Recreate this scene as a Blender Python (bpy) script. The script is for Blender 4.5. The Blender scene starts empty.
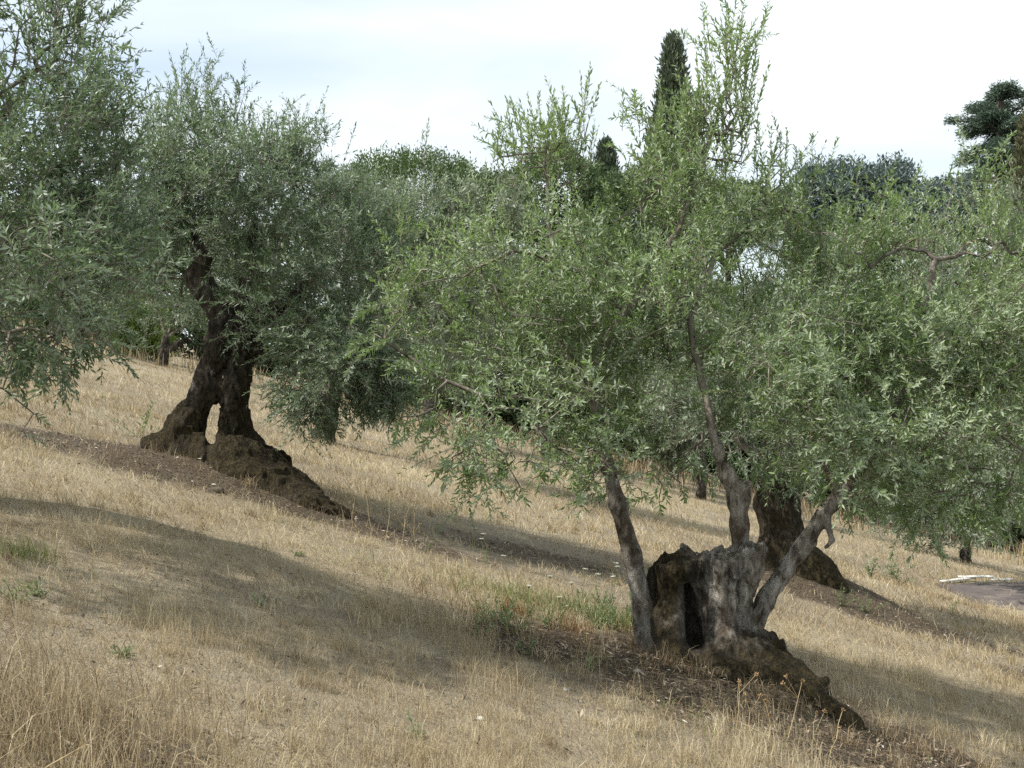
import bpy, math
import numpy as np
import openvdb

# ------------------------------------------------------------------ camera, sky, sun, exposure
scene = bpy.context.scene
COL = scene.collection
F = 1000.0                      # focal length in pixels of a 1024 wide frame
EYE = 1.7
cam_d = bpy.data.cameras.new("camera")
cam_d.sensor_width = 36.0
cam_d.lens = 36.0 * F / 1024.0
cam_d.clip_start = 0.05
cam_d.clip_end = 3000.0
cam = bpy.data.objects.new("camera", cam_d)
cam.location = (0, 0, EYE)
cam.rotation_euler = (math.radians(90), 0, 0)
COL.objects.link(cam)
scene.camera = cam

SUN_ELEV = math.radians(51)
SUN_AZ = math.radians(-98)      # clockwise from +Y (the view direction): to the left and a little behind
sun_dir = np.array([math.sin(SUN_AZ) * math.cos(SUN_ELEV), math.cos(SUN_AZ) * math.cos(SUN_ELEV), math.sin(SUN_ELEV)])

world = bpy.data.worlds.new("World")
scene.world = world
world.use_nodes = True
wt = world.node_tree
wt.nodes.clear()


def wn(t, **kw):
    n = wt.nodes.new(t)
    for k, v in kw.items():
        setattr(n, k, v)
    return n


w_out = wn("ShaderNodeOutputWorld")
w_bg = wn("ShaderNodeBackground")
w_bg.inputs["Strength"].default_value = 0.1
w_sky = wn("ShaderNodeTexSky", sky_type="NISHITA", sun_disc=False)
w_sky.sun_elevation = SUN_ELEV
w_sky.sun_rotation = SUN_AZ
w_sky.dust_density = 1.0
w_sky.air_density = 1.0
w_tc = wn("ShaderNodeTexCoord")
w_map = wn("ShaderNodeMapping")
w_map.inputs["Scale"].default_value = (1.0, 1.0, 3.2)
w_map.inputs["Location"].default_value = (3.1, 0.4, 0.25)
w_n = wn("ShaderNodeTexNoise")
w_n.inputs["Scale"].default_value = 1.6
w_n.inputs["Detail"].default_value = 5
w_n.inputs["Roughness"].default_value = 0.5
w_n.inputs["Distortion"].default_value = 0.4
w_r = wn("ShaderNodeMapRange")
w_r.inputs["From Min"].default_value = 0.30
w_r.inputs["From Max"].default_value = 0.56
w_r.inputs["To Min"].default_value = 0.42
w_r.inputs["To Max"].default_value = 1.0
w_mix = wn("ShaderNodeMix", data_type="RGBA")
w_mix.inputs[7].default_value = (5.5, 5.95, 6.15, 1)
L = wt.links.new
L(w_tc.outputs["Generated"], w_map.inputs["Vector"])
L(w_map.outputs["Vector"], w_n.inputs["Vector"])
L(w_n.outputs["Fac"], w_r.inputs["Value"])
L(w_r.outputs["Result"], w_mix.inputs[0])
L(w_sky.outputs["Color"], w_mix.inputs[6])
L(w_mix.outputs[2], w_bg.inputs["Color"])
L(w_bg.outputs["Background"], w_out.inputs["Surface"])

sun_l = bpy.data.lights.new("sun", "SUN")
sun_l.energy = 3.5
sun_l.angle = math.radians(1.0)
sun_l.color = (1.0, 0.945, 0.862)
sun_o = bpy.data.objects.new("sun", sun_l)
COL.objects.link(sun_o)
sun_o.rotation_euler = (math.pi / 2 - SUN_ELEV, 0, math.atan2(sun_dir[1], sun_dir[0]) + math.pi / 2)

scene.view_settings.view_transform = "Standard"
scene.view_settings.look = "None"
scene.view_settings.gamma = 1.0
scene.view_settings.exposure = 0.98
scene.render.engine = "CYCLES"
scene.cycles.max_bounces = 6
scene.cycles.diffuse_bounces = 3
scene.cycles.transmission_bounces = 4
scene.cycles.use_denoising = False

rng = np.random.default_rng(11)

# ------------------------------------------------------------------ numeric helpers


def P(u, v, Y):
    """the point of the place that stands at depth Y in the direction (u, v)"""
    return np.array([(u - 512.0) / F * Y, Y, EYE - (v - 384.0) / F * Y])


def unit(a):
    return a / np.maximum(np.linalg.norm(a, axis=-1, keepdims=True), 1e-9)


_T = np.random.default_rng(3).random(65536).astype(np.float32)


def _h(i, j, k):
    return _T[((i * 73856093) ^ (j * 19349663) ^ (k * 83492791)) & 65535]


def noise3(x, y, z):
    xi, yi, zi = np.floor(x), np.floor(y), np.floor(z)
    fx, fy, fz = x - xi, y - yi, z - zi
    fx, fy, fz = fx * fx * (3 - 2 * fx), fy * fy * (3 - 2 * fy), fz * fz * (3 - 2 * fz)
    i, j, k = xi.astype(np.int64), yi.astype(np.int64), zi.astype(np.int64)
    out = 0
    for a in (0, 1):
        wa = fx if a else 1 - fx
        for b in (0, 1):
            wb = fy if b else 1 - fy
            for c in (0, 1):
                wc = fz if c else 1 - fz
                out = out + wa * wb * wc * _h(i + a, j + b, k + c)
    return out * 2 - 1


def noise2(x, y, s=0.0):
    x, y = np.asarray(x, float), np.asarray(y, float)
    return noise3(x, y, np.zeros_like(x) + 0.37 + s)


def fbm2(x, y, o=3, s=0.0):
    t, a, n = 0, 1.0, 0
    for q in range(o):
        t = t + a * noise2(x * 2 ** q + 17.3 * q, y * 2 ** q - 9.1 * q, s)
        n += a
        a *= 0.55
    return t / n


# ------------------------------------------------------------------ terrain
MOUNDS = [  # x, y, height, radius x, radius y
    (1.60, 7.95, 0.10, 0.75, 0.8), (2.1, 7.4, 0.08, 0.55, 0.55),
    (-3.9, 12.6, 0.26, 1.15, 1.1), (-2.9, 12.0, 0.20, 0.95, 0.9),
    (4.2, 14.6, 0.30, 1.0, 0.9), (5.0, 14.2, 0.18, 0.8, 0.8),
]


def H(x, y):
    x, y = np.asarray(x, float), np.asarray(y, float)
    z = -0.235 * 60 * np.tanh(x / 60.0) - 0.024 * 80 * np.tanh(y / 80.0)
    fall = np.exp(-(x * x + y * y) / 60.0 ** 2)
    z = z + fall * (0.10 * fbm2(x * 0.30, y * 0.30, 2, 4.0) + 0.035 * fbm2(x * 1.3, y * 1.3, 3, 7.0))
    f = np.exp(-(((x - 14.3) / 6.2) ** 2 + ((y - 21.2) / 2.9) ** 2) ** 3)
    z = z * (1 - f) + f * -2.74
    for mx, my, mh, rx, ry in MOUNDS:
        z = z + mh * np.exp(-((x - mx) / rx) ** 2 - ((y - my) / ry) ** 2)
    return z


LITTER = [  # x, y, rx, ry, strength : bare earth with leaf litter, twigs
    (0.55, 7.7, 1.0, 0.55, 1.0), (1.6, 7.2, 1.1, 0.75, 0.9), (2.5, 6.7, 0.9, 0.7, 0.9), (1.3, 8.2, 0.7, 0.6, 0.6),
    (-4.9, 12.4, 1.6, 1.0, 1.0), (-3.6, 11.6, 1.5, 0.9, 0.95), (-2.4, 11.2, 1.4, 0.7, 0.9), (-1.2, 10.9, 1.2, 0.55, 0.55),
    (4.4, 14.0, 1.5, 0.6, 0.95), (5.6, 13.3, 1.3, 0.6, 0.9), (3.0, 5.9, 1.0, 0.5, 0.5),
    (-1.8, 4.0, 0.6, 0.3, 0.4), (0.2, 12.2, 1.6, 0.6, 0.5), (6.5, 11.4, 1.3, 0.7, 0.55),
]


def litter(x, y):
    m = np.zeros_like(np.asarray(x, float))
    wx = x + 0.35 * fbm2(x * 1.7, y * 1.7, 3, 1.0)
    wy = y + 0.35 * fbm2(x * 1.7, y * 1.7, 3, 2.0)
    for lx, ly, rx, ry, s in LITTER:
        m = np.maximum(m, s * np.exp(-(((wx - lx) / rx) ** 2 + ((wy - ly) / ry) ** 2) ** 1.5))
    return np.clip(m * 1.35, 0, 1)


def bare(x, y):
    """where the straw is worn short and grey earth shows"""
    n = fbm2(x * .32 + 3, y * .55, 3, 71.0) + .35 * fbm2(x * 1.4, y * 2.2, 3, 72.0)
    m = np.clip((n - .02) / .30, 0, 1)
    z = np.exp(-(((x - .6) / 2.6) ** 2 + ((y - 12.3) / 2.2) ** 2) ** 2)
    z2 = np.exp(-(((x + .2) / 1.6) ** 2 + ((y - 5.7) / .9) ** 2) ** 2)
    return np.clip(m * .8 + .65 * z + .35 * z2, 0, 1)


PAVE = (13.9, 21.1, 4.7, 1.5, -2.74)      # centre, half sizes and level of the paved terrace


def in_pave(x, y, grow=0.0):
    return (np.abs((x - PAVE[0]) / (PAVE[2] + grow)) ** 3 + np.abs((y - PAVE[1]) / (PAVE[3] + grow)) ** 3) < 1


# ------------------------------------------------------------------ mesh helpers


def build_mesh(name, verts, quads=None, tris=None, mat=None, parent=None, base=None, attrs=None, smooth=True):
    verts = np.asarray(verts, np.float32)
    if base is not None:
        verts = verts - np.asarray(base, np.float32)
    me = bpy.data.meshes.new(name)
    nq = 0 if quads is None else len(quads)
    nt = 0 if tris is None else len(tris)
    loops = []
    if nq:
        loops.append(np.asarray(quads, np.int32).ravel())
    if nt:
        loops.append(np.asarray(tris, np.int32).ravel())
    loops = np.concatenate(loops)
    starts = np.concatenate([np.arange(nq) * 4, nq * 4 + np.arange(nt) * 3]).astype(np.int32)
    me.vertices.add(len(verts))
    me.vertices.foreach_set("co", verts.ravel())
    me.loops.add(len(loops))
    me.loops.foreach_set("vertex_index", loops)
    me.polygons.add(nq + nt)
    me.polygons.foreach_set("loop_start", starts)
    if smooth:
        me.polygons.foreach_set("use_smooth", np.ones(nq + nt, bool))
    for k, a in (attrs or {}).items():
        at = me.attributes.new(k, "FLOAT", "POINT")
        at.data.foreach_set("value", np.asarray(a, np.float32))
    if mat is not None:
        me.materials.append(mat)
    me.update(calc_edges=True)
    me.validate()
    o = bpy.data.objects.new(name, me)
    COL.objects.link(o)
    if parent is not None:
        o.parent = parent
    elif base is not None:
        o.location = base
    return o


def tag(o, label, cat, group=None):
    o["label"] = label
    o["category"] = cat
    if group:
        o["group"] = group
    return o


def thing(name, label, cat, base, group=None):
    o = bpy.data.objects.new(name, None)
    o.empty_display_size = 0.3
    o.location = tuple(float(c) for c in base)
    COL.objects.link(o)
    return tag(o, label, cat, group)


class Tubes:
    """collects frustums (a -> b, radii ra -> rb) and builds them as one mesh"""

    def __init__(s, sides=5):
        s.a, s.b, s.ra, s.rb, s.n = [], [], [], [], sides

    def add(s, a, b, ra, rb):
        s.a.append(np.atleast_2d(a)); s.b.append(np.atleast_2d(b))
        s.ra.append(np.atleast_1d(ra)); s.rb.append(np.atleast_1d(rb))

    def path(s, pts, rad):
        pts = np.asarray(pts, float)
        rad = np.asarray(rad, float)
        s.add(pts[:-1], pts[1:], rad[:-1], rad[1:])

    def arrays(s):
        a, b = np.concatenate(s.a), np.concatenate(s.b)
        ra, rb = np.concatenate(s.ra), np.concatenate(s.rb)
        d = unit(b - a)
        ref = np.where(np.abs(d[:, 2:3]) > 0.9, np.array([[1.0, 0, 0]]), np.array([[0, 0, 1.0]]))
        x = unit(np.cross(d, ref)); y = np.cross(d, x)
        n = len(a); k = s.n
        ang = np.arange(k) * 2 * np.pi / k
        ring = x[:, None, :] * np.cos(ang)[None, :, None] + y[:, None, :] * np.sin(ang)[None, :, None]
        V = np.concatenate([a[:, None] - d[:, None] * 0.2 * ra[:, None, None] + ring * ra[:, None, None],
                            b[:, None] + d[:, None] * 0.2 * rb[:, None, None] + ring * rb[:, None, None]], 1).reshape(-1, 3)
        i = np.arange(k); j = (i + 1) % k
        q = np.stack([i, j, j + k, i + k], 1)
        Q = (q[None] + (np.arange(n) * 2 * k)[:, None, None]).reshape(-1, 4)
        return V, Q


def leaf_mesh(Pb, D, N, Ln, W, tint, fold=0.18, bend=0.0):
    """diamond leaves folded along the midrib: base, left, right, tip"""
    D = unit(D)
    S = unit(np.cross(D, N)); N = np.cross(S, D)
    Ln = np.asarray(Ln)[:, None]; W = np.asarray(W)[:, None]
    mid = Pb + D * Ln * 0.45
    v0 = Pb
    v1 = mid + S * W * 0.5 + N * W * fold
    v2 = mid - S * W * 0.5 + N * W * fold
    v3 = Pb + D * Ln - N * Ln * bend
    V = np.stack([v0, v1, v2, v3], 1).reshape(-1, 3)
    n = len(Pb)
    t = np.array([[0, 3, 1], [0, 2, 3]])
    T = (t[None] + (np.arange(n) * 4)[:, None, None]).reshape(-1, 3)
    return V, T, np.repeat(tint, 4)


def leaf_mesh6(Pb, D, N, Ln, W, tint, fold=0.16, bend=0.06):
    """longer leaf outline with parallel sides, curved to the tip"""
    D = unit(D)
    S = unit(np.cross(D, N)); N = np.cross(S, D)
    Ln = np.asarray(Ln)[:, None]; W = np.asarray(W)[:, None]
    a = Pb + D * Ln * 0.30; b = Pb + D * Ln * 0.68 - N * Ln * bend * 0.5
    f = N * W * fold
    V = np.stack([Pb, a + S * W * .5 + f, a - S * W * .5 + f, b + S * W * .42 + f, b - S * W * .42 + f, Pb + D * Ln - N * Ln * bend * 1.3], 1).reshape(-1, 3)
    n = len(Pb)
    t = np.array([[0, 3, 1], [0, 2, 4], [0, 5, 3], [0, 4, 5]])
    T = (t[None] + (np.arange(n) * 6)[:, None, None]).reshape(-1, 3)
    return V, T, np.repeat(tint, 6)


def twigs(B, D, Ln, pairs, leaf_l, leaf_w, sag, tint, keep=0.92, open_a=0.85, up_bias=0.25, sides=3, rad=0.0025, six=False):
    """leafy twigs: opposite leaf pairs along a curved stem. Returns (V, T, tint) of leaves and (V, Q) of stems"""
    n = len(B)
    D = unit(D)
    t = np.linspace(0.10, 1.0, pairs)
    t = t[None, :] + rng.normal(0, 0.012, (n, pairs))
    sagv = np.zeros((n, 3)); sagv[:, 2] = sag
    wob = rng.normal(0, 0.10, (n, 3))
    Ls = Ln[:, None, None]
    pos = B[:, None] + D[:, None] * Ls * t[..., None] + (sagv + wob)[:, None] * Ls * (t[..., None] ** 2)
    tan = unit(D[:, None] + 2 * (sagv + wob)[:, None] * t[..., None])
    r0 = unit(rng.normal(size=(n, 3)))
    s = unit(np.cross(D, r0))
    s2 = np.cross(D, s)
    k = np.arange(pairs)
    ang = k[None, :] * (np.pi / 2) + rng.normal(0, 0.35, (n, pairs))
    side = s[:, None] * np.cos(ang)[..., None] + s2[:, None] * np.sin(ang)[..., None]
    P_, D_, N_, L_, T_ = [], [], [], [], []
    for sg in (1, -1):
        oa = open_a + rng.normal(0, 0.22, (n, pairs))
        oa = oa * (1.1 - 0.55 * t ** 3)
        d = unit(tan * np.cos(oa)[..., None] + side * sg * np.sin(oa)[..., None] + rng.normal(0, 0.12, (n, pairs, 3)))
        up = np.zeros((n, pairs, 3)); up[..., 2] = up_bias
        nn = unit(tan - (tan * d).sum(-1, keepdims=True) * d + up + rng.normal(0, 0.35, (n, pairs, 3)))
        l = leaf_l * (0.62 + 0.5 * np.sin(np.pi * np.clip(t * 0.85 + 0.08, 0, 1))) * rng.uniform(0.6, 1.25, (n, pairs))
        m = rng.random((n, pairs)) < keep
        P_.append(pos[m]); D_.append(d[m]); N_.append(nn[m]); L_.append(l[m])
        T_.append((tint[:, None] + rng.normal(0, 0.13, (n, pairs)) + 0.12 * (t - 0.5))[m])
    Pb, Dd, Nn, Ll, Tt = map(np.concatenate, (P_, D_, N_, L_, T_))
    Wd = leaf_w * Ll / leaf_l * rng.uniform(0.8, 1.15, len(Ll))
    lv = (leaf_mesh6 if six else leaf_mesh)(Pb, Dd, Nn, Ll, Wd, np.clip(Tt, 0, 1))
    tb = Tubes(sides)
    ts = [0, 0.35, 0.7, 1.0]
    pts = [B + D * Ln[:, None] * q + (sagv + wob) * Ln[:, None] * q * q for q in ts]
    rr = [rad, rad * .85, rad * .6, rad * .35]
    for q in range(3):
        tb.add(pts[q], pts[q + 1], np.full(n, rr[q]), np.full(n, rr[q + 1]))
    return lv, tb


def merge_leaves(parts):
    V, T, A, o = [], [], [], 0
    for v, t, a in parts:
        V.append(v); T.append(t + o); A.append(a); o += len(v)
    return np.concatenate(V), np.concatenate(T), np.concatenate(A)


def network(seeds, anchors, seg=0.16, tip=0.004, jitter=0.035, up=0.0, wander=0.25):
    """joins the anchors to the seed points as a branching system; returns a Tubes"""
    pos = [np.asarray(s, float) for s in seeds]
    par = [-1] * len(pos)
    A = np.asarray(anchors, float)
    S = np.asarray(seeds, float)
    d0 = np.min(np.linalg.norm(A[:, None] - S[None], axis=2), 1)
    arr = np.zeros((len(S) + 40 * len(A), 3)); arr[:len(S)] = S
    depth = np.zeros(len(arr)); n = len(S)
    for i in np.argsort(d0):
        a = A[i]
        dd = np.linalg.norm(arr[:n] - a, axis=1) * (1 + 0.0 * depth[:n]) + 0.16 * depth[:n]
        j = int(np.argmin(dd))
        v = a - arr[j]; ln = np.linalg.norm(v)
        m = max(1, min(38, int(ln / seg)))
        side = rng.normal(0, wander * ln * 0.35, 3)
        side[2] += up * ln
        prev = j
        for q in range(1, m + 1):
            t = q / m
            p = arr[j] + v * t + side * (t * (1 - t)) + (rng.normal(0, jitter, 3) if q < m else 0)
            arr[n] = p; par.append(prev); depth[n] = depth[prev] + ln / m
            prev = n; n += 1
    par = np.array(par)
    w = np.zeros(n)
    has = np.zeros(n, bool); has[par[par >= 0]] = True
    w[~has] = tip ** 2
    for i in range(n - 1, -1, -1):
        if par[i] >= 0:
            w[par[i]] += w[i] * 0.96
    r = np.minimum(np.sqrt(w), 0.075)
    tb = Tubes(5)
    idx = np.where(par >= 0)[0]
    rp = np.where(par[par[idx]] >= 0, r[par[idx]], r[idx] * 1.1)
    tb.add(arr[par[idx]], arr[idx], np.minimum(rp, r[idx] * 1.6), r[idx])
    return tb


def sdf_mesh(name, caps, subs=(), k=0.08, vox=0.02, lump=0.03, ridge=0.02, fine=0.006, cut=None, mat=None, parent=None, base=None, attr=None, ridge_scale=(10, 10, 2.5), seed=0.0, flute=None, axis=None, nth=5.0):
    """gnarled wood: smooth union of tapered capsules, minus hollows, roughened with noise, meshed"""
    A = np.array([c[0] for c in caps]); B = np.array([c[1] for c in caps])
    R = np.array([max(c[2], c[3]) for c in caps])
    lo = np.minimum(A, B).min(0) - R.max() - 0.12
    hi = np.maximum(A, B).max(0) + R.max() + 0.12
    n = np.ceil((hi - lo) / vox).astype(int)
    g = [lo[i] + np.arange(n[i]) * vox for i in range(3)]
    X, Y, Z = np.meshgrid(*g, indexing="ij")
    X, Y, Z = X.astype(np.float32), Y.astype(np.float32), Z.astype(np.float32)

    def cap(a, b, r0, r1):
        ba = b - a
        q = float((ba * ba).sum()) + 1e-9
        h = np.clip(((X - a[0]) * ba[0] + (Y - a[1]) * ba[1] + (Z - a[2]) * ba[2]) / q, 0, 1)
        return np.sqrt((X - a[0] - h * ba[0]) ** 2 + (Y - a[1] - h * ba[1]) ** 2 + (Z - a[2] - h * ba[2]) ** 2) - (r0 + (r1 - r0) * h)

    d = None
    for a, b, r0, r1 in caps:
        c = cap(np.asarray(a, float), np.asarray(b, float), r0, r1)
        if d is None:
            d = c
        else:
            kk = min(k, 1.2 * max(r0, r1))
            hh = np.clip(0.5 + 0.5 * (d - c) / kk, 0, 1)
            d = d * (1 - hh) + c * hh - kk * hh * (1 - hh)
    near = np.abs(d) < 0.22
    x, y, z = X[near].astype(float), Y[near].astype(float), Z[near].astype(float)
    wx = x + 0.05 * noise3(x * 4, y * 4, z * 4 + 5); wy = y + 0.05 * noise3(x * 4, y * 4 + 9, z * 4)
    nz = lump * noise3(x * 3.3 + seed, y * 3.3, z * 3.3)
    if axis is None:
        rd = noise3(wx * ridge_scale[0] + seed, wy * ridge_scale[1], z * ridge_scale[2])
    else:                                     # strands run down the trunk and out along the roots
        th = np.arctan2(wx - axis[0], -(wy - axis[1])) + .5 * z
        ln = np.hypot(x - axis[0], y - axis[1]) - z
        rd = .7 * noise3(th * nth + seed, ln * 2.2, z * 0 + 2.5) + .45 * noise3(th * nth * 2.6, ln * 3.5, z * 0 + 7.5 + seed) + .25 * noise3(x * 9, y * 9, z * 9)
    nz = nz + ridge * (1 - 2 * np.abs(rd)) + fine * noise3(x * 28, y * 28, z * 16) + fine * 1.2 * noise3(x * 14, y * 14, z * 9 + seed)
    if flute:                                # the swollen, twisting strands of an old trunk
        fx, fy, fa, fn, z0 = flute
        th = np.arctan2(y - fy, x - fx) + 0.9 * (z - z0) + .5 * noise3(x * 2, y * 2, z * 2 + 3)
        nz = nz + fa * np.cos(fn * th) + .5 * fa * np.cos((2 * fn + 1) * th + 1.3)
    d[near] -= nz.astype(np.float32)
    if cut is not None:
        d = np.maximum(d, cut(X, Y, Z).astype(np.float32))
    for a, b, r0, r1 in subs:
        c = -cap(np.asarray(a, float), np.asarray(b, float), r0, r1)
        hh = np.clip(0.5 - 0.5 * (d - c) / 0.05, 0, 1)
        d = d * (1 - hh) + c * hh + 0.05 * hh * (1 - hh)
    grid = openvdb.FloatGrid(background=float(vox * 4))
    grid.copyFromArray(np.clip(d, -vox * 4, vox * 4).astype(np.float32))
    V, Q = grid.convertToQuads(0.0)
    V = V * vox + lo
    Q = np.asarray(Q)[:, ::-1]
    at = attr(V) if attr else None
    return build_mesh(name, V, quads=Q, mat=mat, parent=parent, base=base, attrs=at)


# ------------------------------------------------------------------ materials


class Mat:
    def __init__(s, name):
        s.m = bpy.data.materials.new(name)
        s.m.use_nodes = True
        s.t = s.m.node_tree
        s.t.nodes.clear()
        s.out = s.n("ShaderNodeOutputMaterial")

    def n(s, typ, ins=None, **kw):
        nd = s.t.nodes.new(typ)
        for k, v in kw.items():
            setattr(nd, k, v)
        for k, v in (ins or {}).items():
            if isinstance(v, bpy.types.NodeSocket):
                s.t.links.new(v, nd.inputs[k])
            else:
                nd.inputs[k].default_value = v
        return nd

    def mix(s, f, a, b, blend="MIX"):
        nd = s.n("ShaderNodeMix", data_type="RGBA", blend_type=blend)
        for i, v in ((0, f), (6, a), (7, b)):
            if isinstance(v, bpy.types.NodeSocket):
                s.t.links.new(v, nd.inputs[i])
            else:
                nd.inputs[i].default_value = v if i == 0 else (*v, 1)
        return nd.outputs[2]

    def attr(s, name):
        return s.n("ShaderNodeAttribute", attribute_name=name).outputs["Fac"]

    def ramp(s, f, stops):
        nd = s.n("ShaderNodeValToRGB", {"Fac": f})
        e = nd.color_ramp.elements
        while len(e) < len(stops):
            e.new(0.5)
        for q, (p, c) in enumerate(stops):
            e[q].position = p
            e[q].color = (*c, 1)
        return nd.outputs["Color"]

    def rng(s, f, a, b, c=0.0, d=1.0):
        return s.n("ShaderNodeMapRange", {"Value": f, "From Min": a, "From Max": b, "To Min": c, "To Max": d}).outputs["Result"]

    def noise(s, scale, detail=4, rough=0.55, vec=None, stretch=None, dist=0.0):
        if vec is None:
            vec = s.n("ShaderNodeTexCoord").outputs["Object"]
        if stretch:
            vec = s.n("ShaderNodeMapping", {"Vector": vec, "Scale": stretch}).outputs["Vector"]
        return s.n("ShaderNodeTexNoise", {"Vector": vec, "Scale": scale, "Detail": detail, "Roughness": rough, "Distortion": dist}).outputs["Fac"]

    def done(s, surf):
        s.t.links.new(surf, s.out.inputs["Surface"])
        return s.m


def leaf_mat(name, dark, mid, light, under, transl, tr_amt=0.38, rough=0.42, spec=0.35):
    m = Mat(name)
    top = m.ramp(m.attr("tint"), [(0.0, dark), (0.5, mid), (0.92, light), (1.0, [light[0] * 1.25, light[1] * 1.05, light[2] * 0.8])])
    back = m.n("ShaderNodeNewGeometry").outputs["Backfacing"]
    un = m.mix(0.35, under, top)
    col = m.mix(back, top, un)
    b = m.n("ShaderNodeBsdfPrincipled", {"Base Color": col, "Roughness": rough, "Specular IOR Level": spec})
    t = m.n("ShaderNodeBsdfTranslucent", {"Color": m.mix(0.5, transl, top)})
    return m.done(m.n("ShaderNodeMixShader", {0: tr_amt, 1: b.outputs[0], 2: t.outputs[0]}).outputs[0])


M = {}
M["olive_leaf"] = leaf_mat("olive_leaf", (.088, .140, .048), (.178, .248, .094), (.295, .360, .188), (.38, .44, .33), (.29, .46, .11))
M["olive_leaf_grey"] = leaf_mat("olive_leaf_grey", (.060, .104, .050), (.122, .180, .094), (.220, .282, .175), (.34, .39, .31), (.21, .33, .11))
M["olive_leaf_far"] = leaf_mat("olive_leaf_far", (.095, .132, .078), (.170, .220, .140), (.27, .32, .22), (.36, .40, .32), (.24, .34, .13))
M["cypress_leaf"] = leaf_mat("cypress_foliage", (.050, .070, .042), (.085, .112, .066), (.13, .16, .095), (.07, .09, .06), (.08, .11, .04), .15)  # distant foliage, cypress through oak, is lightened: haze put into the colour
M["brown_cypress_leaf"] = leaf_mat("brown_cypress_foliage", (.075, .078, .042), (.115, .118, .062), (.16, .16, .085), (.09, .09, .05), (.10, .11, .04), .15)
M["cedar_leaf"] = leaf_mat("cedar_foliage", (.050, .082, .060), (.085, .130, .092), (.135, .19, .13), (.08, .115, .085), (.08, .13, .06), .12)
M["blue_leaf"] = leaf_mat("blue_conifer_foliage", (.070, .105, .092), (.12, .165, .15), (.19, .24, .22), (.11, .145, .135), (.10, .15, .10), .12)
M["pine_leaf"] = leaf_mat("pine_foliage", (.055, .095, .030), (.095, .152, .052), (.15, .215, .08), (.09, .13, .05), (.12, .19, .05), .2)
M["oak_leaf"] = leaf_mat("holm_oak_foliage", (.045, .075, .030), (.080, .125, .050), (.125, .18, .075), (.08, .11, .06), (.11, .17, .05), .2)
M["bush_leaf"] = leaf_mat("bush_foliage", (.11, .16, .035), (.17, .24, .06), (.25, .32, .09), (.18, .24, .08), (.26, .36, .06), .4)
M["weed_leaf"] = leaf_mat("weed_foliage", (.09, .13, .05), (.145, .19, .08), (.22, .27, .13), (.17, .21, .12), (.2, .28, .09), .35)


def bark_mat():
    m = Mat("olive_bark")
    n1 = m.noise(10, 7, .66, stretch=(1.4, 1.4, .62), dist=.5)
    n2 = m.noise(30, 5, .65, stretch=(1.4, 1.4, .4))
    n3 = m.noise(2.6, 4, .6)
    grey = m.ramp(n1, [(.34, (.048, .039, .031)), (.43, (.165, .144, .117)), (.52, (.32, .295, .253)), (.66, (.52, .495, .445))])
    grey = m.mix(m.rng(m.noise(5, 4, .6, stretch=(1, 1, .5)), .50, .64, 0, .65), grey, (.135, .088, .055))
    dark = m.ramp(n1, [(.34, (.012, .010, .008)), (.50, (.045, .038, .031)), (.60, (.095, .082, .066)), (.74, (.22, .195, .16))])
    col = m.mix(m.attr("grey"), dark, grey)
    moss = m.ramp(n2, [(.30, (.010, .008, .005)), (.48, (.032, .025, .014)), (.60, (.060, .048, .021)), (.78, (.125, .10, .058))])
    mm = m.n("ShaderNodeMath", {0: m.attr("moss"), 1: m.rng(n3, .36, .60, -.35, .35)}, operation="ADD", use_clamp=True)
    col = m.mix(mm.outputs[0], col, moss)
    speck = m.rng(m.noise(14, 3, .5), .66, .72, 0, .6)
    lich = m.n("ShaderNodeMath", {0: speck, 1: m.attr("grey")}, operation="MULTIPLY")
    col = m.mix(lich.outputs[0], col, (.46, .45, .40))
    bh = m.n("ShaderNodeMath", {0: n1, 1: n2}, operation="ADD")
    bp = m.n("ShaderNodeBump", {"Height": bh.outputs[0], "Strength": 1.0, "Distance": .05})
    return m.done(m.n("ShaderNodeBsdfPrincipled", {"Base Color": col, "Roughness": .92, "Specular IOR Level": .15, "Normal": bp.outputs[0]}).outputs[0])


def plain_bark(name, a, b, c):
    m = Mat(name)
    col = m.ramp(m.noise(9, 5, .6, stretch=(1.5, 1.5, .5)), [(.3, a), (.52, b), (.75, c)])
    bp = m.n("ShaderNodeBump", {"Height": m.noise(40, 4, .6), "Strength": .6, "Distance": .01})
    return m.done(m.n("ShaderNodeBsdfPrincipled", {"Base Color": col, "Roughness": .9, "Specular IOR Level": .15, "Normal": bp.outputs[0]}).outputs[0])


M["bark"] = bark_mat()
M["branch"] = plain_bark("olive_branch_bark", (.075, .063, .050), (.165, .146, .118), (.31, .285, .245))
M["far_bark"] = plain_bark("far_bark", (.045, .036, .028), (.09, .075, .06), (.15, .13, .105))


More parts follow.
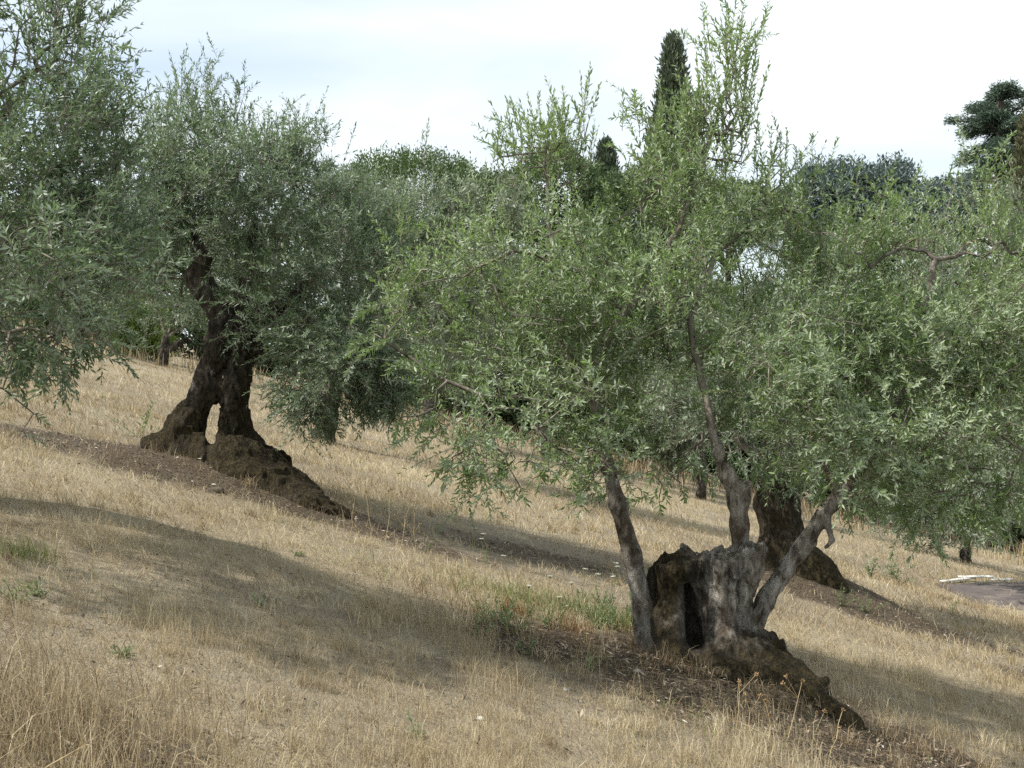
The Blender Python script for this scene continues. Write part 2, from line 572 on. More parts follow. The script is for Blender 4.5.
def ground_mat():
    m = Mat("dry_ground")
    pos = m.n("ShaderNodeNewGeometry").outputs["Position"]
    big = m.noise(.55, 5, .6, pos)
    med = m.noise(3.2, 6, .62, pos, dist=.4)
    fine = m.noise(38, 5, .7, pos)
    straw = m.noise(60, 4, .65, pos, stretch=(1.0, .35, 1))
    c = m.ramp(med, [(.28, (.175, .140, .094)), (.46, (.275, .228, .156)), (.60, (.35, .294, .203)), (.78, (.42, .36, .25))])
    g = m.ramp(straw, [(.3, (.175, .148, .106)), (.5, (.29, .25, .18)), (.72, (.41, .355, .26))])
    c = m.mix(.5, c, g)
    bare = m.attr("bare")
    c = m.mix(m.rng(big, .42, .64, 0, .5), c, (.26, .235, .185))
    c = m.mix(m.rng(bare, .1, .9, 0, .8), c, m.ramp(fine, [(.3, (.10, .082, .062)), (.5, (.185, .158, .12)), (.7, (.29, .255, .20))]))
    e = m.ramp(fine, [(.3, (.036, .029, .021)), (.48, (.080, .063, .045)), (.62, (.14, .114, .083)), (.78, (.25, .21, .155))])
    lm = m.n("ShaderNodeMath", {0: m.attr("litter"), 1: m.rng(med, .3, .7, -.25, .25)}, operation="ADD", use_clamp=True)
    c = m.mix(m.rng(lm.outputs[0], .12, .62), c, e)
    hgt = m.n("ShaderNodeMath", {0: fine, 1: straw}, operation="ADD")
    bp = m.n("ShaderNodeBump", {"Height": hgt.outputs[0], "Strength": .8, "Distance": .025})
    return m.done(m.n("ShaderNodeBsdfPrincipled", {"Base Color": c, "Roughness": .95, "Specular IOR Level": .1, "Normal": bp.outputs[0]}).outputs[0])


def tint_mat(name, stops, transl=0.25, rough=.6):
    m = Mat(name)
    c = m.ramp(m.attr("tint"), stops)
    b = m.n("ShaderNodeBsdfPrincipled", {"Base Color": c, "Roughness": rough, "Specular IOR Level": .25})
    if not transl:
        return m.done(b.outputs[0])
    t = m.n("ShaderNodeBsdfTranslucent", {"Color": c})
    return m.done(m.n("ShaderNodeMixShader", {0: transl, 1: b.outputs[0], 2: t.outputs[0]}).outputs[0])


M["ground"] = ground_mat()
M["grass"] = tint_mat("dry_grass", [(0, (.125, .082, .048)), (.22, (.225, .168, .103)), (.48, (.380, .303, .180)), (.75, (.540, .455, .292)), (1, (.66, .588, .43))], .3)
M["green_grass"] = tint_mat("green_grass", [(0, (.10, .14, .04)), (.5, (.19, .23, .08)), (1, (.32, .34, .15))], .35)
M["litter"] = tint_mat("leaf_litter", [(0, (.045, .034, .025)), (.4, (.115, .084, .058)), (.72, (.23, .18, .13)), (.9, (.38, .32, .24)), (1, (.55, .52, .46))], 0)
M["moss"] = tint_mat("dry_moss", [(0, (.020, .015, .008)), (.4, (.060, .050, .022)), (.75, (.13, .11, .055)), (1, (.26, .21, .13))], .1)
M["stone"] = plain_bark("pale_stone", (.30, .29, .27), (.45, .44, .41), (.6, .59, .56))
M["grey_stone"] = plain_bark("grey_stone", (.13, .12, .11), (.22, .21, .19), (.33, .32, .30))
M["petal"] = plain_bark("white_petal", (.50, .50, .42), (.62, .62, .54), (.72, .72, .66))
M["dry_stalk"] = plain_bark("dry_stalk", (.33, .25, .14), (.45, .36, .21), (.56, .46, .29))
M["seed_head"] = plain_bark("dry_seed_head", (.22, .14, .07), (.34, .24, .13), (.45, .34, .2))
M["green_stem"] = plain_bark("green_stem", (.10, .14, .05), (.15, .20, .07), (.22, .27, .11))
M["board"] = plain_bark("weathered_white_board", (.55, .54, .51), (.68, .67, .64), (.78, .77, .74))

# ------------------------------------------------------------------ ground sheet


def spaced(lo, hi, n, fine):
    a, b = math.asinh(lo / fine), math.asinh(hi / fine)
    return np.sinh(np.linspace(a, b, n)) * fine


gx = spaced(-700, 700, 560, 3.0)
gy = spaced(-40, 1200, 620, 5.0)
GX, GY = np.meshgrid(gx, gy, indexing="ij")
GV = np.stack([GX.ravel(), GY.ravel(), H(GX, GY).ravel()], 1)
nx, ny = len(gx), len(gy)
I = np.arange(nx - 1)[:, None] * ny + np.arange(ny - 1)[None, :]
GQ = np.stack([I, I + ny, I + ny + 1, I + 1], -1).reshape(-1, 4)
ground = build_mesh("ground", GV, quads=GQ, mat=M["ground"], attrs={"litter": litter(GX, GY).ravel(), "bare": bare(GX, GY).ravel()})
ground["kind"] = "structure"

# ------------------------------------------------------------------ olive trees


def sample_blobs(blobs, n_total):
    """blobs: (u, v, ru, rv, Y, ry, weight). Returns points, outward directions, blob index"""
    w = np.array([b[2] * b[3] * (b[4] / 8.0) ** 2 * b[5] ** 0.6 * b[6] for b in blobs])
    cnt = np.maximum(1, np.round(n_total * w / w.sum())).astype(int)
    Ps, Os, Is = [], [], []
    for i, (b, c) in enumerate(zip(blobs, cnt)):
        ctr = P(b[0], b[1], b[4])
        r = np.array([b[2] * b[4] / F, b[5], b[3] * b[4] / F])
        g = max(1, int(round(c / 4)))             # sprays gather in bunches with gaps between
        d = unit(rng.normal(size=(g, 3)))
        rad = rng.random(g) ** 0.42
        pick = rng.integers(0, g, c)
        q = d[pick] * r * rad[pick][:, None] + rng.normal(0, .15, (c, 3)) * (b[4] / 8.0) ** .5
        Ps.append(ctr + q)
        Os.append(unit(d[pick] / r + rng.normal(0, .25, (c, 3)) / r.mean()))
        Is.append(np.full(c, i))
    return np.concatenate(Ps), np.concatenate(Os), np.concatenate(Is)


def olive_crown(root, base, seeds, blobs, shoots, n_anchor, per, pairs, leaf_l, leaf_w, mat, tw_len=(.22, .42), sprig=(), rad=.0026, tip=.0045, six=False, seg=.16, droop_below=None, keep=.92, cut=None):
    anc, out, idx = sample_blobs(blobs, n_anchor)
    # shoots: (u, v_top, v_bottom, Y, spread px, count): upright leafy shoots that stand out of the crown
    lv, tbs = [], []
    m = len(anc)
    B = np.repeat(anc, per, 0) + rng.normal(0, .085, (m * per, 3))
    O = np.repeat(out, per, 0)
    upv = np.zeros_like(O); upv[:, 2] = .75
    D = O * .65 + upv + rng.normal(0, .55, O.shape)
    Ln = rng.uniform(*tw_len, len(B))
    sag = rng.normal(-.12, .16, len(B))
    low = droop_below is not None
    if low:
        under = B[:, 2] < droop_below(B)
        D[under] = D[under] * np.array([1, 1, .4]) + np.array([0, 0, -.15])
        sag[under] -= .12
    clump = rng.normal(.42, .17, m)
    tint = np.repeat(clump, per) + rng.normal(0, .06, len(B))
    a, t = twigs(B, D, Ln, pairs, leaf_l, leaf_w, sag, tint, rad=rad, six=six, keep=keep)
    lv.append(a); tbs.append(t)
    extra = []
    for (u, v0, v1, Y, sp, c) in shoots:
        f = rng.random(c)
        ub = u + rng.normal(0, sp * .5, c)
        Yb = Y + rng.normal(0, .12, c)
        bx = (ub - 512) / F * Yb
        hi = EYE - (v0 - 384) / F * Y
        lo = EYE - (v1 - 384) / F * Y
        side = np.abs(ub - u) / (sp + 1e-6)
        top = lo + (hi - lo) * np.clip(rng.uniform(.72, 1.0, c) - .38 * side ** 1.5, .25, 1)
        zb = lo + (top - lo) * rng.uniform(0, .65, c)
        L_ = np.clip(top - zb, .16, .75)
        Bs = np.stack([bx, Yb, top - L_], 1)
        Dd = np.stack([(ub - u) / F * Y * 0.6 + rng.normal(0, .22, c), rng.normal(0, .22, c), np.ones(c)], 1)
        npair = max(6, int(round(np.mean(L_) / (leaf_l * .50))))
        a, t = twigs(Bs, Dd, L_, npair, leaf_l * 1.02, leaf_w * 1.05, rng.normal(-.02, .06, c), rng.normal(.62, .10, c), rad=rad, six=six, open_a=.62, up_bias=0)
        lv.append(a); tbs.append(t)
        extra.append(Bs)
    for (u, v0, Y, ln, lean, c) in sprig:      # hanging sprays: top pixel, length in m, lean in x
        c = int(c * 1.5)
        Bs = P(u, v0, Y) + rng.normal(0, .10, (c, 3))
        L_ = ln * rng.uniform(.45, .95, c)
        Dd = np.stack([lean + rng.normal(0, .35, c), rng.normal(0, .3, c), np.full(c, -.55)], 1)
        a, t = twigs(Bs, Dd, L_, max(6, int(ln / (leaf_l * .5))), leaf_l * 1.15, leaf_w * 1.2, np.full(c, -.06), rng.normal(.40, .1, c), rad=rad, six=six)
        lv.append(a); tbs.append(t)
        extra.append(Bs)
    allanc = np.concatenate([anc] + extra)
    net = network(seeds, allanc, tip=tip, seg=seg)
    V, T, A = merge_leaves(lv)
    build_mesh("crown", V, tris=T, mat=mat, parent=root, base=base, attrs={"tint": A}, smooth=False)
    for t in tbs:
        net.a += t.a; net.b += t.b; net.ra += t.ra; net.rb += t.rb
    net.n = 4
    V, Q = net.arrays()
    build_mesh("branchwork", V, quads=Q, mat=M["branch"], parent=root, base=base)
    return len(T)


def line_pts(*pts, step=.12):
    out = []
    for a, b in zip(pts[:-1], pts[1:]):
        a, b = np.asarray(a, float), np.asarray(b, float)
        n = max(1, int(np.linalg.norm(b - a) / step))
        out += [a + (b - a) * i / n for i in range(n)]
    out.append(np.asarray(pts[-1], float))
    return out


def chain(pts, rads):
    return [(np.asarray(a, float), np.asarray(b, float), ra, rb) for a, b, ra, rb in zip(pts[:-1], pts[1:], rads[:-1], rads[1:])]


# ---- the hollow stump on the right with three new stems
bx, by = 1.56, 7.95
base = (bx, by, float(H(bx, by)))
tree_r = thing("olive_tree", "olive tree regrown as three thin stems from a squat hollow mossy stump", "tree", base)


def stump_attr(V):
    z = V[:, 2] - base[2]
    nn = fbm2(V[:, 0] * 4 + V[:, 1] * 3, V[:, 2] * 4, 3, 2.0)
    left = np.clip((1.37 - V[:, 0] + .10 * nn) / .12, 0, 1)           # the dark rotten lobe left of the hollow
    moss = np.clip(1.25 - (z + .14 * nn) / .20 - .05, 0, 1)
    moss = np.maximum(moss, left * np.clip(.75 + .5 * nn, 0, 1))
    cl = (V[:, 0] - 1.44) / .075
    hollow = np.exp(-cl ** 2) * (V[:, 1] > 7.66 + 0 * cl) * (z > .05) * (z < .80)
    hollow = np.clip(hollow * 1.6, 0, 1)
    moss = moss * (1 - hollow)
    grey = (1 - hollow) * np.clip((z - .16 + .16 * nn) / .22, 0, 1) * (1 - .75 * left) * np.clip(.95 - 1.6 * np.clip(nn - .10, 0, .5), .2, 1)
    return {"moss": moss, "grey": grey}


def stump_cut(X, Y, Z):
    top = EYE - (551 - 384) / F * 7.95
    n = 0.085 * noise3(X * 6.5, Y * 6.5, Z * 0 + 1.5) + .04 * noise3(X * 30.0, Y * 30.0, Z * 0)
    stem_zone = np.minimum(np.minimum(np.hypot(X - 1.83, Y - 8.02) - .10, 1.06 + .12 * 0 - X), 2.02 - X * 1.0)
    c = Z - (top + n + .06 * np.sin(X * 7.0) - .20 * np.clip(1.42 - X, 0, .3) * 3)
    return c


ctop = lambda u, v, y: P(u, v, y)
caps = []
caps += chain([P(704, 700, 8.0), P(712, 640, 8.0), P(720, 595, 8.0), P(727, 545, 8.02)], [.42, .235, .225, .275])
caps += chain([P(735, 600, 8.0), P(752, 555, 8.0)], [.10, .09])
caps += chain([P(672, 690, 7.95), P(674, 620, 7.96), P(672, 562, 8.0)], [.26, .17, .14])
caps += chain([P(676, 572, 7.90), P(700, 566, 7.88)], [.11, .10])
caps += chain([P(700, 610, 8.22), P(702, 545, 8.2)], [.20, .17])
# root flares
caps += chain([P(728, 655, 7.95), P(770, 672, 7.75), P(812, 702, 7.42), P(842, 728, 7.08)], [.30, .22, .145, .06])
caps += chain([P(705, 660, 7.85), P(728, 700, 7.5), P(752, 738, 7.2)], [.25, .17, .05])
caps += chain([P(730, 665, 7.85), P(770, 705, 7.5), P(800, 735, 7.15)], [.26, .17, .06])
caps += chain([P(680, 660, 7.85), P(672, 690, 7.6)], [.22, .10])
caps += chain([P(665, 655, 7.95), P(640, 668, 7.85), P(620, 675, 7.8)], [.16, .09, .03])
caps += chain([P(720, 650, 8.2), P(760, 655, 8.45)], [.25, .1])
subs = [(P(688 - (y_ - 7.6) * 6 + 2 * math.sin(y_ * 40), 586, y_), P(696 - (y_ - 7.6) * 6, 640, y_ - .03), .030, .060) for y_ in (7.58, 7.64, 7.70, 7.76, 7.82, 7.88, 7.94)]
subs += [(P(702, 538, 8.05), P(705, 568, 8.05), .12, .05), (P(728, 518, 8.1), P(725, 552, 8.1), .12, .06)]
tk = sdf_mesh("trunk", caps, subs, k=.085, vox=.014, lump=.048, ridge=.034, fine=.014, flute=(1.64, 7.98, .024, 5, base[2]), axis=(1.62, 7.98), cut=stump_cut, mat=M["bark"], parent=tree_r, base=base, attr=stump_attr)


def moss_tufts(trunk, root, zmax, n, seed):
    q = np.random.default_rng(seed)
    me = trunk.data
    co = np.zeros(len(me.vertices) * 3, np.float32); me.vertices.foreach_get("co", co); co = co.reshape(-1, 3)
    no = np.zeros(len(me.vertices) * 3, np.float32); me.vertex_normals.foreach_get("vector", no); no = no.reshape(-1, 3)
    w = np.clip((zmax - co[:, 2]) / zmax, 0, 1) * np.clip(.25 + no[:, 2], 0, 1) * np.clip(.5 + 1.6 * noise3(co[:, 0] * 5, co[:, 1] * 5, co[:, 2] * 5), 0, 1)
    i = q.choice(len(co), n, p=w / w.sum())
    D = unit(no[i] + q.normal(0, .55, (n, 3)) + [0, 0, .3])
    V, T, A = leaf_mesh(co[i] - no[i] * .004, D, q.normal(size=(n, 3)), q.uniform(.015, .06, n), q.uniform(.003, .008, n), np.clip(q.normal(.45, .25, n), 0, 1))
    build_mesh("moss", V, tris=T, mat=M["moss"], parent=root, attrs={"tint": A}, smooth=False)


def stem_attr(grey, mossbase=0.0):
    def f(V):
        nn = fbm2(V[:, 0] * 5 + V[:, 1] * 3, V[:, 2] * 3, 3, 3.0)
        return {"moss": np.clip(mossbase - (V[:, 2] - base[2]) * 2.2 + .2 * nn, 0, 1), "grey": np.clip(grey + .4 * nn, 0, 1)}
    return f


moss_tufts(tk, tree_r, .42, 9000, 5)
st_l = [P(650, 668, 7.9), P(643, 610, 7.93), P(632, 555, 7.95), P(618, 505, 7.95), P(607, 465, 7.95), P(600, 430, 8.0)]
sdf_mesh("stem", chain(st_l, [.115, .078, .066, .058, .052, .046]), k=.06, vox=.011, lump=.006, ridge=.008, fine=.004, mat=M["bark"], parent=tree_r, base=base, attr=stem_attr(.5, .6), ridge_scale=(16, 16, 5), seed=4.0)
st_m = [P(741, 560, 8.0), P(739, 525, 8.0), P(738, 500, 8.0), P(727, 475, 8.0), P(718, 450, 8.0), P(712, 428, 8.02)]
sdf_mesh("stem", chain(st_m, [.068, .060, .068, .052, .044, .038]) + chain([P(738, 502, 8.0), P(748, 485, 7.97)], [.05, .03]), k=.06, vox=.011, lump=.010, ridge=.007, fine=.004, mat=M["bark"], parent=tree_r, base=base, attr=stem_attr(1.1), ridge_scale=(14, 14, 5), seed=9.0)
st_r = [P(752, 628, 7.92), P(765, 600, 7.93), P(785, 570, 7.93), P(806, 542, 7.93), P(822, 518, 7.93), P(836, 500, 7.95), P(860, 470, 8.0), P(882, 440, 8.05)]
sdf_mesh("stem", chain(st_r, [.075, .066, .062, .058, .058, .048, .042, .036]) + chain([P(826, 518, 7.9), P(832, 540, 7.86), P(826, 547, 7.83)], [.036, .020, .008]),
         k=.05, vox=.011, lump=.008, ridge=.008, fine=.004, mat=M["bark"], parent=tree_r, base=base, attr=stem_attr(.85), ridge_scale=(14, 14, 8), seed=15.0)

limb_l = line_pts(st_l[-1], P(590, 370, 8.0), P(612, 330, 8.05), P(655, 280, 8.1), P(690, 200, 8.15), P(712, 130, 8.15))
limb_l2 = line_pts(P(598, 410, 8.0), P(560, 340, 7.9), P(552, 280, 8.0), P(548, 200, 8.1), P(545, 150, 8.1))
limb_l3 = line_pts(P(595, 400, 8.0), P(540, 400, 7.6), P(480, 395, 7.5))
limb_m = line_pts(st_m[-1], P(700, 380, 8.1), P(690, 320, 8.2), P(720, 250, 8.3), P(770, 210, 8.2))
limb_r = line_pts(st_r[-1], P(905, 390, 8.15), P(925, 340, 8.3), P(930, 290, 8.4))
limb_r2 = line_pts(P(882, 440, 8.05), P(930, 430, 7.9), P(975, 420, 8.0))
limb_r3 = line_pts(P(836, 500, 7.95), P(815, 440, 7.7), P(800, 390, 7.6), P(790, 320, 7.8))
seeds = limb_l + limb_l2 + limb_l3 + limb_m + limb_r + limb_r2 + limb_r3
for lp, r0, r1 in ((limb_l, .048, .011), (limb_l2, .032, .010), (limb_l3, .022, .008), (limb_m, .036, .011), (limb_r, .038, .012), (limb_r2, .026, .010), (limb_r3, .028, .010)):
    tb = Tubes(8)
    a = np.array(lp) + np.concatenate([[[0, 0, 0]], rng.normal(0, .014, (len(lp) - 2, 3)), [[0, 0, 0]]])
    tb.path(a, np.linspace(r0, r1, len(lp)))
    V, Q = tb.arrays()
    build_mesh("limb", V, quads=Q, mat=M["branch"], parent=tree_r, base=base)

blobs = [
    (465, 335, 80, 90, 7.9, 1.0, .55), (430, 300, 50, 75, 8.1, .8, .5), (545, 265, 100, 80, 8.2, 1.2, .85), (560, 390, 110, 85, 7.7, 1.2, .7),
    (500, 435, 75, 40, 7.4, .9, .42), (640, 245, 85, 75, 8.3, 1.1, .95), (705, 235, 70, 65, 8.3, 1.0, .75), (660, 360, 110, 95, 7.9, 1.5, .95), (670, 440, 80, 40, 8.0, 1.0, .6),
    (790, 330, 115, 100, 8.2, 1.5, 1.0), (905, 310, 120, 80, 8.5, 1.5, 1.05), (1000, 320, 90, 110, 8.4, 1.4, 1.0), (930, 410, 120, 85, 8.0, 1.4, .95), (830, 415, 95, 65, 7.9, 1.3, .8),
    (885, 435, 60, 45, 7.5, .4, .7), (1010, 440, 90, 75, 7.8, 1.2, .8), (750, 215, 45, 35, 8.2, .6, .4), (545, 170, 50, 45, 8.1, .5, .6), (690, 165, 55, 52, 8.2, .6, .85), (770, 190, 42, 48, 8.2, .5, .7), (735, 105, 18, 50, 8.2, .3, .6), (870, 252, 90, 30, 8.5, .9, .6),
    (960, 243, 70, 30, 8.5, .9, .7), (1050, 250, 60, 60, 8.5, .9, .7), (770, 440, 70, 30, 8.3, .8, .45), (920, 480, 70, 35, 7.8, .8, .5)]
shoots = [(545, 78, 190, 8.1, 42, 36), (500, 100, 190, 8.0, 10, 5), (585, 62, 150, 8.1, 8, 5), (563, 72, 150, 8.1, 8, 4), (735, -4, 150, 8.2, 20, 30), (745, 60, 170, 8.2, 16, 14), (700, 58, 190, 8.2, 36, 38), (665, 95, 200, 8.2, 22, 26), (690, 70, 180, 8.2, 14, 14), (648, 108, 220, 8.1, 12, 6),
          (770, 120, 230, 8.2, 28, 16), (800, 145, 230, 8.2, 8, 5), (783, 112, 180, 8.2, 5, 3), (590, 110, 200, 8.2, 18, 7), (840, 214, 270, 8.5, 40, 14), (915, 204, 262, 8.5, 50, 24), (985, 190, 255, 8.5, 30, 18), (1040, 200, 260, 8.5, 40, 18),
          (435, 215, 290, 8.1, 16, 8), (400, 265, 330, 8.0, 12, 7), (460, 205, 280, 8.1, 16, 7)]
sprig = [(420, 425, 7.4, .40, -.3, 6), (455, 448, 7.3, .32, -.1, 6), (515, 465, 7.2, .28, 0, 7), (555, 462, 7.2, .26, .1, 7), (580, 478, 7.3, .22, 0, 5), (655, 482, 7.6, .24, 0, 5), (690, 468, 8.2, .2, 0, 4), (395, 325, 7.6, .36, -.7, 7), (400, 290, 7.8, .36, -.8, 5),
         (870, 495, 7.8, .3, .1, 8), (920, 505, 7.7, .36, .1, 10), (960, 500, 7.7, .4, .1, 10), (1010, 490, 7.7, .4, 0, 10), (475, 420, 7.3, .36, -.4, 7), (765, 462, 8.4, .22, 0, 5)]
olive_crown(tree_r, base, seeds, blobs, shoots, 700, 8, 13, .050, .0130, M["olive_leaf"], sprig=sprig, six=True, droop_below=lambda B: EYE - (455 - 384) / F * 8 + 0 * B[:, 0])

# ---- the old tree on the left that stands on two legs
bx, by = -3.45, 12.3
base = (bx, by, float(H(bx, by)))
tree_l = thing("olive_tree", "old olive tree on two dark mossy legs with a gap between them", "tree", base)


def old_attr(V):
    z = V[:, 2] - base[2]
    nn = fbm2(V[:, 0] * 3 + V[:, 1] * 3, V[:, 2] * 3, 3, 2.0)
    return {"moss": np.clip(1.0 - (z - .3 + .5 * nn) / 1.1, 0, 1), "grey": np.clip(.02 + .30 * nn + .10 * (z > 1.6), 0, .5)}


caps = []
caps += chain([P(174, 454, 12.2), P(189, 428, 12.25), P(209, 385, 12.3), P(221, 345, 12.3), P(223, 318, 12.3)], [.27, .175, .115, .135, .125])
caps += chain([P(240, 466, 12.3), P(234, 425, 12.3), P(236, 385, 12.3), P(243, 345, 12.3), P(248, 322, 12.3)], [.25, .150, .135, .145, .125])
caps += chain([P(160, 448, 12.2), P(165, 462, 12.0)], [.17, .16])
caps += chain([P(162, 450, 12.15), P(178, 434, 12.2), P(190, 418, 12.25)], [.17, .19, .15])
caps += chain([P(186, 450, 12.2), P(212, 474, 12.0), P(240, 485, 11.8)], [.22, .26, .28])
caps += chain([P(240, 468, 12.1), P(262, 484, 11.7), P(290, 508, 11.3)], [.32, .28, .15])
caps += chain([P(245, 452, 12.3), P(272, 474, 12.1), P(302, 494, 11.8), P(338, 520, 11.2)], [.25, .20, .15, .06])
caps += chain([P(225, 478, 11.9), P(222, 502, 11.4)], [.30, .17])
caps += chain([P(195, 458, 12.1), P(235, 472, 11.85), P(275, 492, 11.6), P(312, 512, 11.3), P(338, 526, 11.05)], [.27, .36, .30, .18, .06])
caps += chain([P(255, 480, 11.8), P(262, 510, 11.3)], [.28, .14])
caps += chain([P(290, 500, 11.5), P(305, 525, 11.1)], [.2, .1])
caps += chain([P(182, 462, 12.0), P(178, 480, 11.7)], [.22, .10])
caps += chain([P(180, 455, 12.1), P(188, 478, 11.8)], [.22, .11])
subs = [(P(u_, v_, 11.5), P(u_, v_, 13.3), r_, r_) for (u_, v_, r_) in ((214, 406, .018), (213, 410, .026), (213, 414, .034), (212, 418, .036), (211, 422, .044), (212, 427, .042), (210, 432, .050), (210, 437, .046), (212, 441, .038))]
subs += [(P(214, 402, 12.02), P(224, 340, 12.06), .05, .03), (P(216, 486, 11.35), P(220, 480, 11.75), .10, .08), (P(250, 495, 11.3), P(255, 488, 11.6), .06, .05), (P(195, 470, 11.6), P(198, 462, 11.9), .06, .05)]
tk = sdf_mesh("trunk", caps, subs, k=.07, vox=.019, lump=.06, ridge=.060, fine=.016, mat=M["bark"], parent=tree_l, base=base, attr=old_attr, axis=(-3.5, 12.25), nth=5.5, seed=2.0)
moss_tufts(tk, tree_l, .80, 11000, 6)
lm1 = [P(224, 322, 12.3), P(212, 298, 12.25), P(197, 277, 12.2), P(203, 258, 12.2), P(190, 235, 12.2)]
lm2 = [P(246, 328, 12.3), P(258, 316, 12.25), P(275, 310, 12.2), P(295, 296, 12.1), P(320, 270, 12.1)]
lm3 = [P(236, 330, 12.3), P(240, 300, 12.4), P(250, 260, 12.5), P(255, 220, 12.5)]
for pts, rr in ((lm1, [.16, .13, .115, .085, .07]), (lm2, [.14, .12, .09, .06, .05]), (lm3, [.12, .09, .07, .05])):
    sdf_mesh("limb", chain(pts, rr), k=.08, vox=.02, lump=.035, ridge=.022, fine=.008, mat=M["bark"], parent=tree_l, base=base, attr=old_attr, seed=6.0)
seeds = line_pts(*lm1[2:]) + line_pts(*lm2[2:]) + line_pts(*lm3[1:]) + line_pts(lm1[-1], P(160, 180, 12.2), P(150, 140, 12.2)) + line_pts(lm3[-1], P(255, 160, 12.4)) + line_pts(lm2[-1], P(350, 240, 12.1), P(380, 280, 12)) + line_pts(lm1[3], P(150, 270, 11.9))
blobs = [(205, 190, 92, 62, 12.3, 1.5, 1.1), (135, 200, 62, 62, 12.3, 1.3, 1.0), (280, 208, 75, 58, 12.3, 1.5, 1.1), (225, 152, 62, 40, 12.3, 1.1, .8), (165, 155, 38, 38, 12.3, .8, .7), (140, 250, 60, 60, 12.1, 1.2, .9), (235, 230, 95, 50, 12.9, 1.1, .7), (232, 222, 85, 30, 11.8, .6, .8), (278, 300, 32, 24, 11.8, .4, .8), (248, 268, 20, 20, 11.9, .3, .8),
         (345, 262, 66, 58, 12.2, 1.3, 1.0), (345, 320, 65, 70, 11.9, 1.2, 1.05), (380, 370, 42, 55, 11.8, .9, 1.3), (315, 375, 38, 50, 11.7, .8, 1.1), (300, 300, 55, 40, 11.8, 1.0, .8), (165, 300, 55, 35, 12.6, 1.0, .6), (405, 300, 45, 70, 12.2, .9, .8), (250, 300, 45, 30, 12.9, .8, .5), (110, 300, 50, 45, 12.5, .8, .6)]
shoots = [(185, 40, 130, 12.3, 10, 12), (155, 78, 150, 12.3, 8, 6), (235, 84, 155, 12.3, 18, 12), (270, 112, 175, 12.3, 20, 12), (298, 95, 165, 12.3, 6, 5), (322, 150, 215, 12.3, 20, 12), (208, 85, 150, 12.3, 14, 10), (360, 158, 240, 12.2, 20, 12), (255, 110, 170, 12.3, 26, 12)]
sprig = [(310, 400, 11.7, .55, .0, 14), (322, 405, 11.6, .5, .1, 12), (372, 395, 11.6, .5, .05, 26), (388, 395, 11.7, .4, .1, 20), (360, 380, 11.7, .45, 0, 18), (300, 385, 11.7, .4, -.1, 8), (345, 380, 11.7, .45, 0, 12), (238, 330, 12.0, .3, 0, 5), (228, 345, 12.05, .25, 0, 3)]
olive_crown(tree_l, base, seeds, blobs, shoots, 640, 8, 13, .064, .0160, M["olive_leaf_grey"], sprig=sprig, tw_len=(.26, .48), droop_below=lambda B: EYE - (330 - 384) / F * 12.0 + 0 * B[:, 0])


def simple_olive(label, trunk, rads, blobs, shoots, n, per, pairs, ll, lw, mat, sprig=(), vox=.03, attr=(.5, .1), group=None, lean=None, tw=(.3, .55), extra_caps=(), seg=.25, rad=.004, tip=.006):
    p0 = trunk[0]
    bz = float(H(p0[0], p0[1]))
    bs = (float(p0[0]), float(p0[1]), bz)
    tr = thing("olive_tree", label, "tree", bs, group)
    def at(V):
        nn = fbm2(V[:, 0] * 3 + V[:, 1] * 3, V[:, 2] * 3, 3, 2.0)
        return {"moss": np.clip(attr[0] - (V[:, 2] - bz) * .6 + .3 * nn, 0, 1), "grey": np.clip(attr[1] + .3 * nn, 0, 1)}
    tk = [np.array([p0[0], p0[1], bz - .25])] + [np.asarray(q, float) for q in trunk[1:]]
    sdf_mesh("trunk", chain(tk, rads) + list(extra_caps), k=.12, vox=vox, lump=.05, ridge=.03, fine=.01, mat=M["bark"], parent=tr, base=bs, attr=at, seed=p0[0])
    seeds = line_pts(*tk[-2:], step=.3)
    c = np.array([P(b[0], b[1], b[4]) for b in blobs])
    top = tk[-1]
    for q in c[:8]:
        seeds += line_pts(top, top + (q - top) * .75, step=.3)
    for q in c[:6]:
        tb = Tubes(6)
        lp = np.array(line_pts(top, top + (q - top) * .75, step=.3))
        lp[1:-1] += rng.normal(0, .035, (len(lp) - 2, 3))
        tb.path(lp, np.linspace(rads[-1] * .55, .02, len(lp)))
        V, Q = tb.arrays()
        build_mesh("limb", V, quads=Q, mat=M["branch"], parent=tr, base=bs)
    olive_crown(tr, bs, seeds, blobs, shoots, n, per, pairs, ll, lw, mat, sprig=sprig, tw_len=tw, seg=seg, rad=rad, tip=tip)
    return tr


